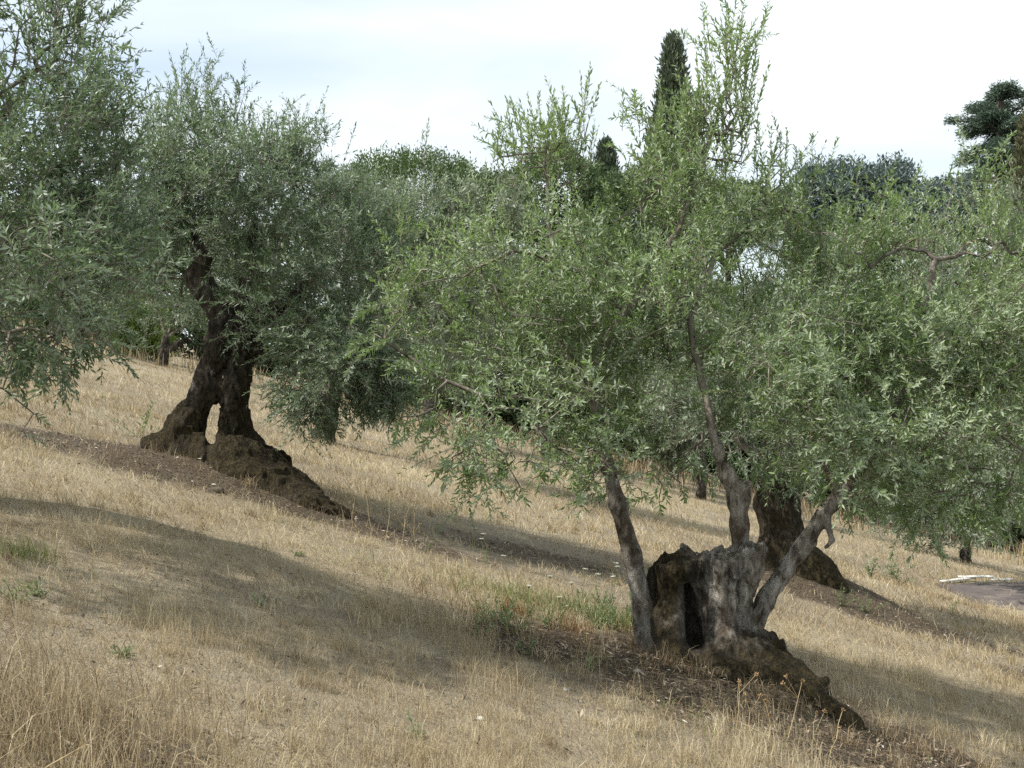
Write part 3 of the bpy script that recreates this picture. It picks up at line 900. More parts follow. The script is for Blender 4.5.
# ---- near tree at the left edge: its trunk stands outside the frame, its branches hang into it
simple_olive("tall olive tree at the left edge, its branches hanging before the sunlit grass",
             [(-5.3, 7.9), (-5.2, 7.3, 1.9), (-4.9, 7.8, 2.7), (-4.6, 7.8, 3.4)], [.42, .30, .24, .16],
             [(45, 150, 75, 90, 6.65, 1.1, 1.00), (20, 250, 85, 85, 6.55, 1.1, 0.95), (58, 70, 45, 60, 6.75, .8, 0.80), (-70, 200, 110, 120, 6.65, 1.4, 0.34), (-190, 220, 110, 110, 6.65, 1.4, 0.29), (-60, 60, 110, 90, 6.75, 1.2, 0.29), (-180, 90, 110, 90, 6.75, 1.3, 0.29), (-90, 310, 110, 60, 6.35, 1.2, 0.25),
              (95, 190, 42, 65, 6.75, .8, 0.90), (110, 260, 35, 50, 6.75, .7, 0.70), (60, 305, 55, 35, 6.35, .7, 0.70), (15, 325, 50, 35, 6.25, .6, 0.70), (90, 280, 30, 45, 6.45, .5, 0.60), (55, 10, 40, 50, 6.75, .5, 0.60), (-60, 200, 130, 100, 5.45, .8, 0.21), (-150, 180, 130, 100, 7.25, .8, 0.21)],
             [(60, -60, 50, 6.75, 20, 18), (30, -10, 80, 6.75, 18, 12), (72, -5, 90, 6.75, 12, 8), (95, 55, 130, 6.75, 8, 5), (5, 50, 130, 6.65, 18, 12), (118, 120, 200, 6.75, 6, 4), (55, -30, 60, 6.75, 14, 10)],
             275, 9, 12, .054, .0150, M["olive_leaf_grey"],
             sprig=[(5, 340, 6.8, .40, .2, 12), (65, 335, 6.75, .36, .1, 12), (85, 335, 6.75, .34, .4, 9), (5, 398, 6.4, .16, 1.0, 3), (35, 335, 7.6, .36, 0, 12), (60, 345, 6.75, .32, -.1, 9), (20, 345, 7.2, .36, 0, 10)], seg=.2, rad=.0026, tip=.0045, tw=(.22, .42))

# ---- trees of the rows behind
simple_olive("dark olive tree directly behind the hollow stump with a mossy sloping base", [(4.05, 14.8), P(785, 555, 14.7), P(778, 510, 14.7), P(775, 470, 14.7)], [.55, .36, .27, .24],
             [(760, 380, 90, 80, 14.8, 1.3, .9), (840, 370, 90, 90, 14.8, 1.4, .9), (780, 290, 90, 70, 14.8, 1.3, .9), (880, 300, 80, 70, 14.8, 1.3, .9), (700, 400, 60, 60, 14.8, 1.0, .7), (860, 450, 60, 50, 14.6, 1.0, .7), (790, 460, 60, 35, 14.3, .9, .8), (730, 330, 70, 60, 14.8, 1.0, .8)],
             [], 330, 8, 9, .085, .021, M["olive_leaf_grey"], attr=(.9, -.25), vox=.028,  # low grey value darkens the bark: shade put into this trunk's colour
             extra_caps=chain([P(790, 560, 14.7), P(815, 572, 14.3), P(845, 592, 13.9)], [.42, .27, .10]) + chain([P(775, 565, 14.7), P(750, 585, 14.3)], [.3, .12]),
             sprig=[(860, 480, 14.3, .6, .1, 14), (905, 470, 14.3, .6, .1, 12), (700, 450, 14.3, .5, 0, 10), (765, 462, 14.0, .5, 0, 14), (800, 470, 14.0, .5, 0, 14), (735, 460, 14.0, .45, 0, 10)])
simple_olive("pale grey olive tree whose crown shows behind the two legged tree's crown", [P(322, 440, 22), P(330, 400, 22), P(350, 350, 22)], [.28, .2, .17],
             [(395, 240, 75, 55, 22, 1.6, 1.0), (440, 275, 70, 75, 22, 1.6, 1.0), (345, 230, 60, 60, 22, 1.4, .9), (400, 310, 70, 60, 22, 1.5, 1.0), (470, 300, 60, 70, 22, 1.4, .9), (490, 240, 45, 60, 22, 1.2, .8), (360, 212, 50, 30, 22, 1.0, .7)],
             [(425, 112, 200, 22, 10, 5), (350, 158, 215, 22, 30, 10), (390, 175, 215, 22, 30, 12), (455, 185, 235, 22, 26, 12), (490, 190, 245, 22, 20, 8)], 420, 8, 9, .105, .028, M["olive_leaf_far"], tw=(.35, .65), rad=.005)
simple_olive("grey olive tree at the far edge of the photo beyond the boards on the ground", [P(1085, 600, 23), P(1070, 540, 23), P(1045, 480, 23)], [.3, .22, .18],
             [(985, 300, 80, 90, 23, 1.8, .9), (1040, 330, 80, 100, 23, 1.8, .9), (985, 420, 70, 70, 22, 1.6, .9), (1040, 460, 70, 70, 22, 1.5, .9), (990, 500, 60, 40, 21, 1.2, .9), (940, 390, 60, 90, 23, 1.4, .8), (930, 480, 50, 40, 22.5, 1.2, .7), (1060, 240, 60, 60, 23, 1.4, .8)],
             [], 400, 8, 9, .105, .028, M["olive_leaf_far"], tw=(.35, .65), rad=.005, sprig=[(1000, 515, 21, .8, 0, 16), (960, 500, 21.5, .8, 0, 14), (1030, 510, 21, .8, 0, 12), (915, 495, 22, .6, 0, 10)])
simple_olive("small olive tree with a thin bare trunk at the far end of the grass", [P(428, 432, 37), P(429, 405, 37), P(426, 380, 37)], [.2, .17, .14],
             [(430, 345, 45, 45, 37, 2.0, 1.0), (470, 350, 45, 45, 37, 2.0, 1.0), (450, 305, 50, 45, 37, 2.0, 1.0), (490, 310, 40, 45, 37, 1.6, .9)], [], 150, 8, 8, .15, .045, M["olive_leaf_far"], tw=(.45, .8), rad=.008, tip=.011, vox=.05, seg=.5)
simple_olive("distant olive tree half hidden behind the crown of the hollow stump", [P(545, 450, 40), P(547, 420, 40), P(548, 395, 40)], [.2, .16, .14],
             [(530, 360, 50, 45, 40, 2.0, 1.0), (580, 355, 50, 45, 40, 2.0, 1.0), (560, 315, 55, 45, 40, 2.0, 1.0), (620, 350, 45, 60, 40, 1.8, .9)], [], 150, 8, 8, .16, .05, M["olive_leaf_far"], tw=(.45, .8), rad=.008, tip=.011, vox=.05, seg=.5)
simple_olive("distant olive tree with a low forked trunk beside the yellow green bush", [P(163, 368, 42), P(163, 352, 42), P(166, 338, 42)], [.22, .17, .14],
             [(180, 300, 45, 35, 42, 2.0, 1.0), (215, 305, 40, 35, 42, 2.0, 1.0), (150, 290, 35, 30, 42, 1.8, .8), (195, 265, 50, 35, 42, 2.0, .9)], [], 130, 8, 8, .17, .05, M["olive_leaf_far"], tw=(.45, .8), rad=.008, tip=.011, vox=.05, seg=.5,
             extra_caps=chain([P(164, 354, 42), P(172, 347, 42), P(181, 342, 42)], [.16, .13, .1]))
simple_olive("distant olive tree beyond the near tree's hanging branches", [P(60, 345, 44), P(60, 325, 44), P(58, 310, 44)], [.3, .22, .17],
             [(40, 280, 50, 40, 44, 2.2, 1.0), (85, 285, 45, 40, 44, 2.0, 1.0), (60, 240, 55, 40, 44, 2.2, 1.0), (0, 260, 50, 50, 44, 2.0, .9)], [], 130, 8, 8, .17, .05, M["olive_leaf_far"], tw=(.45, .8), rad=.008, tip=.011, vox=.05, seg=.5)
simple_olive("distant olive tree between the middle stem and the sloping stem of the stump", [P(700, 505, 36), P(702, 475, 36), P(700, 450, 36)], [.18, .15, .13],
             [(680, 410, 50, 45, 36, 2.0, 1.0), (730, 415, 50, 45, 36, 2.0, 1.0), (700, 370, 55, 45, 36, 2.0, 1.0), (650, 390, 45, 45, 36, 1.8, .9)], [], 140, 8, 8, .15, .045, M["olive_leaf_far"], tw=(.45, .8), rad=.008, tip=.011, vox=.05, seg=.5)
simple_olive("distant olive tree with a thin dark trunk in the grass beyond the boards", [P(967, 572, 33), P(966, 552, 33), P(968, 535, 33)], [.16, .13, .11],
             [(940, 500, 50, 40, 33, 1.8, 1.0), (990, 495, 50, 40, 33, 1.8, 1.0), (960, 455, 60, 45, 33, 1.8, 1.0), (900, 490, 45, 45, 33, 1.6, .9)], [], 140, 8, 8, .14, .042, M["olive_leaf_far"], tw=(.45, .8), rad=.008, tip=.011, vox=.05, seg=.5)

# ------------------------------------------------------------------ the wood behind


def far_tree(name, label, cat, foot, top_r, foliage, mat, trunk_top, group=None, tr=.25, limbs=()):
    bs = (foot[0], foot[1], float(H(foot[0], foot[1])))
    t = thing(name, label, cat, bs, group)
    tb = Tubes(8)
    a = np.array([[bs[0], bs[1], bs[2] - .4], [bs[0] + .05, bs[1], bs[2] + (trunk_top - bs[2]) * .4], [bs[0], bs[1], trunk_top]])
    tb.path(a, [tr * 1.25, tr, tr * .4])
    for (p, q, r) in limbs:
        tb.path([p, (np.asarray(p) + q) / 2 + np.array([0, 0, .1]), q], [r, r * .7, r * .3])
    V, Q = tb.arrays()
    build_mesh("trunk", V, quads=Q, mat=M["far_bark"], parent=t, base=bs)
    V, T, A = foliage
    build_mesh("crown", V, tris=T, mat=mat, parent=t, base=bs, attrs={"tint": A}, smooth=False)
    return t


def tufts(C, O, n_each, spread, ln, wd, dirw=(1.0, .5), tint0=.5):
    """bundles of leaf faces round the points C, pointing along O"""
    n = len(C) * n_each
    B = np.repeat(C, n_each, 0) + rng.normal(0, spread, (n, 3))
    D = np.repeat(O, n_each, 0) * dirw[0] + rng.normal(0, dirw[1], (n, 3))
    N = rng.normal(size=(n, 3))
    cl = np.repeat(rng.normal(tint0, .18, len(C)), n_each)
    return leaf_mesh(B, D, N, ln * rng.uniform(.6, 1.3, n), wd * rng.uniform(.6, 1.3, n), np.clip(cl + rng.normal(0, .12, n), 0, 1))


def cypress(label, u, vtop, Y, rmax, mat):
    x = (u - 512) / F * Y
    zt = EYE - (vtop - 384) / F * Y
    zb = float(H(x, Y))
    n = 2600
    s = rng.random(n) ** .85
    h = zt - zb
    prof = rmax * np.minimum(1, (1 - s) ** .85 * 2.3) * np.minimum(1, .35 + s * 6)
    an = rng.random(n) * 2 * np.pi
    lump = 1 + .16 * noise2(np.cos(an) * 1.5 + 5, s * 9.0) + .10 * noise2(an * 2.5, s * 30.0)
    rr = prof * lump * rng.uniform(.72, 1.0, n)
    C = np.stack([x + np.cos(an) * rr, Y + np.sin(an) * rr, zb + .4 + s * (h - .6)], 1)
    O = np.stack([np.cos(an) * .35, np.sin(an) * .35, np.ones(n)], 1)
    far_tree("cypress_tree", label, "tree", (x, Y), None, tufts(C, O, 10, .13, .34, .10, (1, .32)), mat, zb + h * .9, tr=.22)


cypress("tall dark cypress spire standing behind the top of the regrown olive tree", 673, 38, 45, 1.5, M["cypress_leaf"])
cypress("brownish cypress cut off by the edge of the photo, in front of the cedar", 1030, 112, 52, 1.9, M["brown_cypress_leaf"])
cypress("small dark conifer spire low between the pine crowns", 606, 140, 62, 2.0, M["cypress_leaf"])


def dome(label, name, u, vtop, vbot, Y, ru, mat, flat=.55, n=900, each=12, size=.42, group=None, ry=None, rag=.10, upw=.7, cat=None):
    x = (u - 512) / F * Y
    zt = EYE - (vtop - 384) / F * Y
    zb_crown = EYE - (vbot - 384) / F * Y
    r = ru * Y / F
    ry = ry or r
    zc = zb_crown + (zt - zb_crown) * (1 - flat)
    d = unit(rng.normal(size=(n, 3)))
    hz = np.where(d[:, 2] > 0, zt - zc, zc - zb_crown)
    k = 1 + rag * noise3(d[:, 0] * 3 + x, d[:, 1] * 3, d[:, 2] * 3) + rag * .9 * noise3(d[:, 0] * 7, d[:, 1] * 7 + x, d[:, 2] * 7)
    rad = k * rng.uniform(.72, 1.0, n)
    C = np.stack([x + d[:, 0] * r * rad, Y + d[:, 1] * ry * rad, zc + d[:, 2] * hz * rad], 1)
    O = unit(d + np.array([0, 0, upw]))
    gz = float(H(x, Y))
    limbs = []
    for q in range(7):
        a = q * .9 + rng.uniform(0, .4)
        limbs.append((np.array([x, Y, zb_crown - .1 * (zb_crown - gz)]), np.array([x + math.cos(a) * r * .7, Y + math.sin(a) * ry * .7, zc]), .16))
    return far_tree(name, label, "bush" if "bush" in name else "tree", (x, Y), None, tufts(C, O, each, .28 if size > .4 else .19, size, size * .36, (.8, .6)), mat, zc, tr=.3, limbs=limbs, group=group)


dome("broad rounded green pine crown above the pale grey olive tree", "pine_tree", 412, 155, 235, 66, 82, M["pine_leaf"], n=1300, each=24, size=.25)
dome("smaller rounded pine crown left of the small conifer spire", "pine_tree", 490, 172, 240, 70, 50, M["oak_leaf"], n=800, each=24, size=.25)
dome("bright green broadleaf crown right behind the top shoots of the regrown olive", "broadleaf_tree", 553, 146, 250, 60, 50, M["pine_leaf"], n=900, each=24, size=.25)
dome("dark green crown right of the small conifer spire", "broadleaf_tree", 640, 168, 260, 58, 55, M["oak_leaf"], n=900, each=24, size=.25)
dome("flat umbrella crown of a stone pine below the tall cypress tip", "pine_tree", 728, 185, 245, 62, 62, M["pine_leaf"], n=1000, each=24, size=.25)
# trees filling the wood lower down
WOOD = [(60, 190, 330, 75, 95), (200, 210, 340, 78, 90), (310, 205, 372, 76, 80), (430, 235, 400, 58, 70), (520, 250, 430, 56, 70), (600, 245, 450, 54, 70), (850, 235, 500, 60, 80), (940, 245, 520, 58, 75), (1040, 235, 540, 60, 80), (1130, 240, 550, 62, 90), (-60, 190, 320, 75, 95), (690, 275, 470, 52, 60), (770, 280, 490, 56, 60)]
for q, (u, vt, vb, Y, ru) in enumerate(WOOD):
    dome("dense dark holm oak in the wood that closes off the olive grove", "holm_oak", u, vt, vb, Y, ru, M["oak_leaf"], flat=.5, n=1100, each=10, size=.5, group="holm oaks in the wood behind the grove", ry=3.2)
for u, vt, Y, ru in [(-20, 285, 62, 60), (55, 292, 60, 50), (120, 290, 64, 48), (190, 288, 60, 52), (262, 296, 62, 50), (330, 308, 60, 52), (400, 320, 58, 48), (470, 338, 56, 52), (548, 352, 55, 52), (625, 368, 54, 50), (700, 385, 54, 50), (775, 400, 53, 52), (850, 415, 54, 52), (930, 430, 52, 52), (1010, 445, 52, 52), (1085, 455, 52, 52)]:
    Y += rng.uniform(-6, 3)
    u += rng.uniform(-18, 18)
    xx = (u - 512) / F * Y
    vg = 384 - (float(H(xx, Y)) + .1 - EYE) / Y * F
    dome("leafy bush in the undergrowth along the foot of the wood", "undergrowth_bush", u, vt, vg, Y, ru, M["oak_leaf"], flat=.55, n=420, each=9, size=.42, group="bushes along the foot of the wood", ry=1.6)


def cedar(label, u, vtop, Y, mat, tiers, ln_max, size=.30):
    x = (u - 512) / F * Y
    zt = EYE - (vtop - 384) / F * Y
    zg = float(H(x, Y))
    C, O, limbs = [], [], []
    rng = np.random.default_rng(29)
    for (dv, reach, cnt) in tiers:           # px below the top, reach in px, boughs about that height
        for q in range(cnt):
            z = zt - (dv + rng.uniform(-9, 9) * min(1, dv / 14)) * Y / F
            a = rng.random() * 2 * np.pi
            R = reach * Y / F * rng.choice([.5, .7, .9, 1.15]) * rng.uniform(.85, 1.1)
            tip = np.array([x + math.cos(a) * R, Y + math.sin(a) * R, z + R * rng.uniform(-.04, .16)])
            st = np.array([x, Y, z - .1 * R])
            limbs.append((st, tip, .10))
            m = int(24 * R)
            t = rng.uniform(.25, 1.02, m)
            w = R * .22 * (1.15 - t * .8)
            side = np.array([-math.sin(a), math.cos(a), 0])
            k = rng.uniform(-1, 1, m)
            pts = st + (tip - st) * t[:, None] + side * (k * w)[:, None] + np.array([0, 0, 1.0]) * (.10 * R * np.sin(t * np.pi) - .10 * np.abs(k) * w)[:, None] + rng.normal(0, .05, (m, 3))
            C.append(pts)
            O.append(np.tile(np.array([math.cos(a), math.sin(a), -.05]), (m, 1)) + side * k[:, None] * .7)
    C, O = np.concatenate(C), np.concatenate(O)
    C = np.concatenate([C, np.array([[x, Y, zt - .1], [x, Y, zt - .4], [x, Y, zt - .8]])]); O = np.concatenate([O, [[0, 0, 1.]] * 3])
    return far_tree("cedar_tree", label, "tree", (x, Y), None, tufts(C, unit(O), 12, .13, size, size * .26, (1, .5)), mat, zt - .3, tr=.40, limbs=limbs)


cedar("tall cedar with flat layered branches and sky showing between its tiers", 1000, 86, 62, M["cedar_leaf"], [(2, 9, 6), (9, 20, 8), (18, 32, 9), (28, 40, 10), (40, 46, 10), (52, 48, 9), (64, 50, 9), (77, 54, 10), (92, 56, 9), (110, 58, 9), (132, 58, 8)], 4, size=.24)
dome("low blue green conifer with ragged top beside the regrown olive's right shoots", "conifer_tree", 825, 164, 250, 60, 46, M["blue_leaf"], flat=.6, n=700, each=34, size=.30, rag=.30, upw=1.3)
dome("low blue green conifer with a double top in front of the cedar", "conifer_tree", 885, 168, 250, 60, 48, M["blue_leaf"], flat=.6, n=700, each=34, size=.30, rag=.30, upw=1.3)
dome("pale blue conifer half hidden at the foot of the cedar", "conifer_tree", 940, 182, 255, 57, 36, M["blue_leaf"], flat=.6, n=500, each=34, size=.28, rag=.25, upw=1.0)

# ---- yellow green bush at the far side of the grass
bxy = P(138, 345, 46)
bs = (float(bxy[0]), 46.0, float(H(bxy[0], 46)))
bush = thing("bush", "yellow green bush at the far side of the grass, left of the forked trunk", "bush", bs)
d = unit(rng.normal(size=(420, 3))); d[:, 2] = np.abs(d[:, 2])
C = np.array(bs) + d * np.array([1.6, 1.3, 2.6]) * rng.uniform(.4, 1, (420, 1))
V, T, A = tufts(C, unit(d + np.array([0, 0, 1.2])), 10, .15, .34, .09, (1, .4))
build_mesh("foliage", V, tris=T, mat=M["bush_leaf"], parent=bush, base=bs, attrs={"tint": A}, smooth=False)
tb = Tubes(5)
for q in range(9):
    tb.path([np.array(bs) - [0, 0, .1], np.array(bs) + [rng.normal(0, .5), rng.normal(0, .4), 1.2], np.array(bs) + [rng.normal(0, .9), rng.normal(0, .7), 2.1]], [.04, .03, .012])
V, Q = tb.arrays()
build_mesh("stem", V, quads=Q, mat=M["far_bark"], parent=bush, base=bs)

# ------------------------------------------------------------------ paved patch with boards, at the right edge
px = np.linspace(-1, 1, 40)
pc = P(1040, 592, 17.0)


def patch_mat():
    m = Mat("dark_paving")
    pos = m.n("ShaderNodeNewGeometry").outputs["Position"]
    c = m.ramp(m.noise(2.5, 5, .6, pos), [(.3, (.060, .050, .046)), (.55, (.098, .080, .074)), (.75, (.19, .16, .13))])
    bp = m.n("ShaderNodeBump", {"Height": m.noise(60, 3, .6, pos), "Strength": .5, "Distance": .01})
    return m.done(m.n("ShaderNodeBsdfPrincipled", {"Base Color": c, "Roughness": .85, "Normal": bp.outputs[0]}).outputs[0])


tt = np.linspace(0, 2 * np.pi, 64, endpoint=False)
rings = []
for f in (0.0, .3, .6, .85, 1.0):
    wob = 1 + .07 * noise2(np.cos(tt) * 2 + 3, np.sin(tt) * 2) * f
    X_ = PAVE[0] + np.sign(np.cos(tt)) * np.abs(np.cos(tt)) ** .38 * PAVE[2] * f * wob
    Y_ = PAVE[1] + np.sign(np.sin(tt)) * np.abs(np.sin(tt)) ** .38 * PAVE[3] * f * wob
    rings.append(np.stack([X_, Y_, H(X_, Y_) + .04 - (.0 if f < 1 else .06)], 1))
V = np.concatenate(rings)
i = np.arange(64); j = (i + 1) % 64
Q = np.concatenate([np.stack([i + 64 * k, j + 64 * k, j + 64 * (k + 1), i + 64 * (k + 1)], 1)[:, ::-1] for k in range(4)])
pv = build_mesh("paved_patch", V, quads=Q[:, ::-1], mat=patch_mat())
pv["kind"] = "structure"


def board(label, c, ln, rot, w=.11, th=.03, dz=0.0):
    x, y = c
    n = 8
    ca, sa = math.cos(rot), math.sin(rot)
    s = np.linspace(-ln / 2, ln / 2, n)
    prof = np.array([[-w / 2, 0], [w / 2, 0], [w / 2, th], [-w / 2, th]])
    V = []
    for q in s:
        cx, cy = x + ca * q, y + sa * q
        z0 = float(H(x + ca * -ln / 2, y + sa * -ln / 2)); z1 = float(H(x + ca * ln / 2, y + sa * ln / 2))
        z = z0 + (z1 - z0) * (q / ln + .5) + .05 + dz + .012 * math.sin(q * 3)
        for a, b in prof:
            V.append((cx - sa * a, cy + ca * a, z + b))
    Q = []
    for q in range(n - 1):
        for e in range(4):
            f = (e + 1) % 4
            Q.append((q * 4 + e, q * 4 + f, q * 4 + 4 + f, q * 4 + 4 + e))
    Q += [(3, 2, 1, 0), (n * 4 - 4, n * 4 - 3, n * 4 - 2, n * 4 - 1)]
    o = build_mesh("board", V, quads=Q, mat=M["board"], base=(x, y, float(H(x, y))), smooth=False)
    return tag(o, label, "board", "white boards at the edge of the dark paving")


board("long white board lying at the far edge of the dark paved patch", (10.05, 22.55), 1.15, .55)
board("short white board lying across the end of the long board", (10.55, 22.75), .75, -.15, dz=.05)
board("small pale board lying farthest along the paving edge, past the crossed pair", (11.05, 22.6), .5, -.25, w=.10)

# ------------------------------------------------------------------ grass
YS = lambda n, lo, hi: lo * (hi / lo) ** rng.random(n)


def blades(x, y, hgt, wid, lean, tint, droop=.5):
    n = len(x)
    z = H(x, y) - .01
    a = rng.random(n) * 2 * np.pi
    dx, dy = np.cos(a), np.sin(a)
    b = rng.random(n) * 2 * np.pi
    sx, sy = np.cos(b) * wid / 2, np.sin(b) * wid / 2
    B = np.stack([x, y, z], 1)
    ld = np.stack([dx, dy, -0.235 * dx], 1)
    up = np.array([.0, 0, 1.0])
    mid = B + up * (hgt * .55 * np.cos(lean * .6))[:, None] + ld * (hgt * .55 * np.sin(lean * .6))[:, None]
    le2 = lean * 1.25 + droop * rng.random(n)
    tip = mid + up * (hgt * .45 * np.cos(le2))[:, None] + ld * (hgt * .45 * np.sin(le2))[:, None]
    S = np.stack([sx, sy, 0 * sx], 1)
    V = np.stack([B - S, B + S, mid - S * .75, mid + S * .75, tip], 1).reshape(-1, 3)
    o = np.arange(n)[:, None] * 5
    Q = np.array([[0, 1, 3, 2]]) + o
    T = np.array([[2, 3, 4]]) + o
    return V, Q, T, np.repeat(np.clip(tint, 0, 1), 5)


def field(n, lo, hi, half=.66):
    y = YS(n, lo, hi)
    x = (rng.random(n) * 2 - 1) * half * y
    k = ~in_pave(x, y, -.15 + .3 * noise2(x * 2, y * 2, 95.0)) | (rng.random(len(x)) < .05)
    return x[k], y[k]


def merge_blades(parts):
    V, Q, T, A, o = [], [], [], [], 0
    for v, q, t, a in parts:
        V.append(v); Q.append(q + o); T.append(t + o); A.append(a); o += len(v)
    return map(np.concatenate, (V, Q, T, A))


parts = []
# matted straw lying almost flat
x, y = field(300000, 2.6, 45)
lt = litter(x, y)
den = fbm2(x * .8, y * .8, 3, 11.0)
kp = rng.random(len(x)) < np.clip(.85 + .5 * den - 1.0 * lt - .45 * bare(x, y), .05, 1)
x, y, den = x[kp], y[kp], den[kp]
sc = np.clip(y / 7, .8, 3.2)
parts.append(blades(x, y, rng.uniform(.05, .15, len(x)) * sc ** .6, rng.uniform(.0022, .0045, len(x)) * sc, rng.uniform(.75, 1.5, len(x)), .48 + .45 * fbm2(x * .6, y * .6, 3, 21.0) + .22 * fbm2(x * 2.6, y * 2.6, 3, 22.0) + rng.normal(0, .15, len(x)), .1))
# upright tufts
x, y = field(260000, 2.6, 40)
hn = fbm2(x * .55, y * .55, 3, 31.0)
tn = noise2(x * 4.5, y * 4.5, 41.0)
lt = litter(x, y)
kp = rng.random(len(x)) < np.clip(.16 + 1.0 * hn + .75 * tn, 0.02, 1) * (1 - np.clip(lt * 1.4, 0, .92)) * (1 - .6 * bare(x, y))
x, y, hn, tn = x[kp], y[kp], hn[kp], tn[kp]
sc = np.clip(y / 7, .8, 3.0)
hh = np.clip(.10 + .14 * hn + .10 * tn, .04, .4) * rng.uniform(.6, 1.5, len(x))
parts.append(blades(x, y, hh, rng.uniform(.002, .004, len(x)) * sc, rng.uniform(.05, .6, len(x)), .54 + .46 * fbm2(x * .45, y * .45, 2, 51.0) + .25 * tn * .6 + rng.normal(0, .15, len(x)), .8))
# taller dry growth in front of the wood
y = rng.uniform(38, 52, 16000); x = (rng.random(16000) * 2 - 1) * .62 * y
kp = rng.random(len(x)) < np.clip(.35 + 1.2 * fbm2(x * .25, y * .25, 3, 81.0), 0, 1)
x, y = x[kp], y[kp]
parts.append(blades(x, y, rng.uniform(.3, 1.1, len(x)), rng.uniform(.02, .05, len(x)), rng.uniform(.05, .5, len(x)), rng.normal(.45, .2, len(x)), .7))
# long pale grass in front, in the left corner
x = rng.normal(-2.0, .45, 3600); y = 3.8 + rng.normal(0, .40, 3600)
parts.append(blades(x, y, rng.uniform(.12, .36, 3600), rng.uniform(.002, .0042, 3600), rng.uniform(.1, .8, 3600), .42 + rng.normal(0, .22, 3600), .9))
# clumps of straw
nc = 2300
cx_ = None
y0 = YS(nc, 3.0, 20); x0 = (rng.random(nc) * 2 - 1) * .64 * y0
kp = (rng.random(nc) < np.clip(.45 + 1.0 * fbm2(x0 * .55, y0 * .55, 3, 31.0) - litter(x0, y0), .03, 1)) & ~in_pave(x0, y0, .2)
x0, y0 = x0[kp], y0[kp]
nb = 46
hc = rng.uniform(.07, .20, len(x0)) * np.clip(1 + fbm2(x0 * .5, y0 * .5, 2, 33.0), .6, 1.6)
tc = np.clip(rng.normal(.62, .20, len(x0)), .1, .95)
rx_ = rng.uniform(.02, .07, len(x0))
x = np.repeat(x0, nb) + rng.normal(0, 1, len(x0) * nb) * np.repeat(rx_, nb); y = np.repeat(y0, nb) + rng.normal(0, 1, len(x0) * nb) * np.repeat(rx_, nb)
parts.append(blades(x, y, np.repeat(hc, nb) * rng.uniform(.5, 1.25, len(x)), rng.uniform(.002, .0042, len(x)) * np.clip(y / 7, .8, 2.5), rng.uniform(.05, 1.0, len(x)), np.repeat(tc, nb) + rng.normal(0, .1, len(x)), .8))
# rusty low growth between the weeds left of the stump
x = rng.normal(.35, .55, 5000); y = rng.normal(8.35, .38, 5000)
kp = rng.random(5000) < np.clip(.35 + 1.2 * noise2(x * 4, y * 4, 97.0), .05, 1)
x, y = x[kp], y[kp]
RUST = blades(x, y, rng.uniform(.05, .20, len(x)), rng.uniform(.003, .006, len(x)), rng.uniform(.1, .8, len(x)), rng.normal(.5, .22, len(x)), .8)
# brown stubble on and round the root mounds
for (cx_, cy_, sx_, sy_, c_) in [(2.0, 7.25, .55, .45, 5000), (1.2, 7.5, .5, .3, 2600), (-3.2, 11.5, 1.1, .5, 5000), (2.5, 6.7, .4, .3, 2500), (5.0, 13.6, 1.0, .4, 2500)]:
    x = rng.normal(cx_, sx_, c_); y = rng.normal(cy_, sy_, c_)
    kp = rng.random(c_) < np.clip(.3 + 1.4 * noise2(x * 5, y * 5, 91.0), .03, 1)
    x, y = x[kp], y[kp]
    parts.append(blades(x, y, rng.uniform(.05, .22, len(x)), rng.uniform(.002, .0042, len(x)), rng.uniform(.1, 1.0, len(x)), rng.normal(.26, .2, len(x)), .9))
V, Q, T, A = merge_blades(parts)
g = build_mesh("dry_grass", V, quads=Q, tris=T, mat=M["grass"], attrs={"tint": A}, smooth=False)
g["kind"] = "stuff"

M["rust_grass"] = tint_mat("rusty_dry_grass", [(0, (.13, .07, .035)), (.5, (.29, .175, .085)), (1, (.43, .30, .16))], .3)
V, Q, T, A = RUST
g = build_mesh("rusty_dry_grass", V, quads=Q, tris=T, mat=M["rust_grass"], attrs={"tint": A}, smooth=False)
g["kind"] = "stuff"

# sparse green blades among the straw
x, y = field(60000, 2.8, 30)
gn = fbm2(x * .9, y * .9, 3, 61.0)
kp = rng.random(len(x)) < np.clip(-.12 + 1.1 * gn, 0, .8) * (1 - litter(x, y) * .8)
x, y = x[kp], y[kp]
ex = np.concatenate([rng.normal(u_, s_, c_) for (u_, w_, s_, c_) in [(.35, 9.0, .45, 1500), (-3.1, 6.3, .12, 260), (.9, 8.9, .25, 600)]])
ey = np.concatenate([rng.normal(w_, s_ * .6, c_) for (u_, w_, s_, c_) in [(.35, 9.0, .45, 1500), (-3.1, 6.3, .12, 260), (.9, 8.9, .25, 600)]])
x, y = np.concatenate([x, ex]), np.concatenate([y, ey])
V, Q, T, A = blades(x, y, rng.uniform(.05, .20, len(x)), rng.uniform(.003, .006, len(x)) * np.clip(y / 7, .8, 3), rng.uniform(.1, .8, len(x)), rng.normal(.5, .2, len(x)), .7)
g = build_mesh("green_grass", V, quads=Q, tris=T, mat=M["green_grass"], attrs={"tint": A}, smooth=False)
g["kind"] = "stuff"

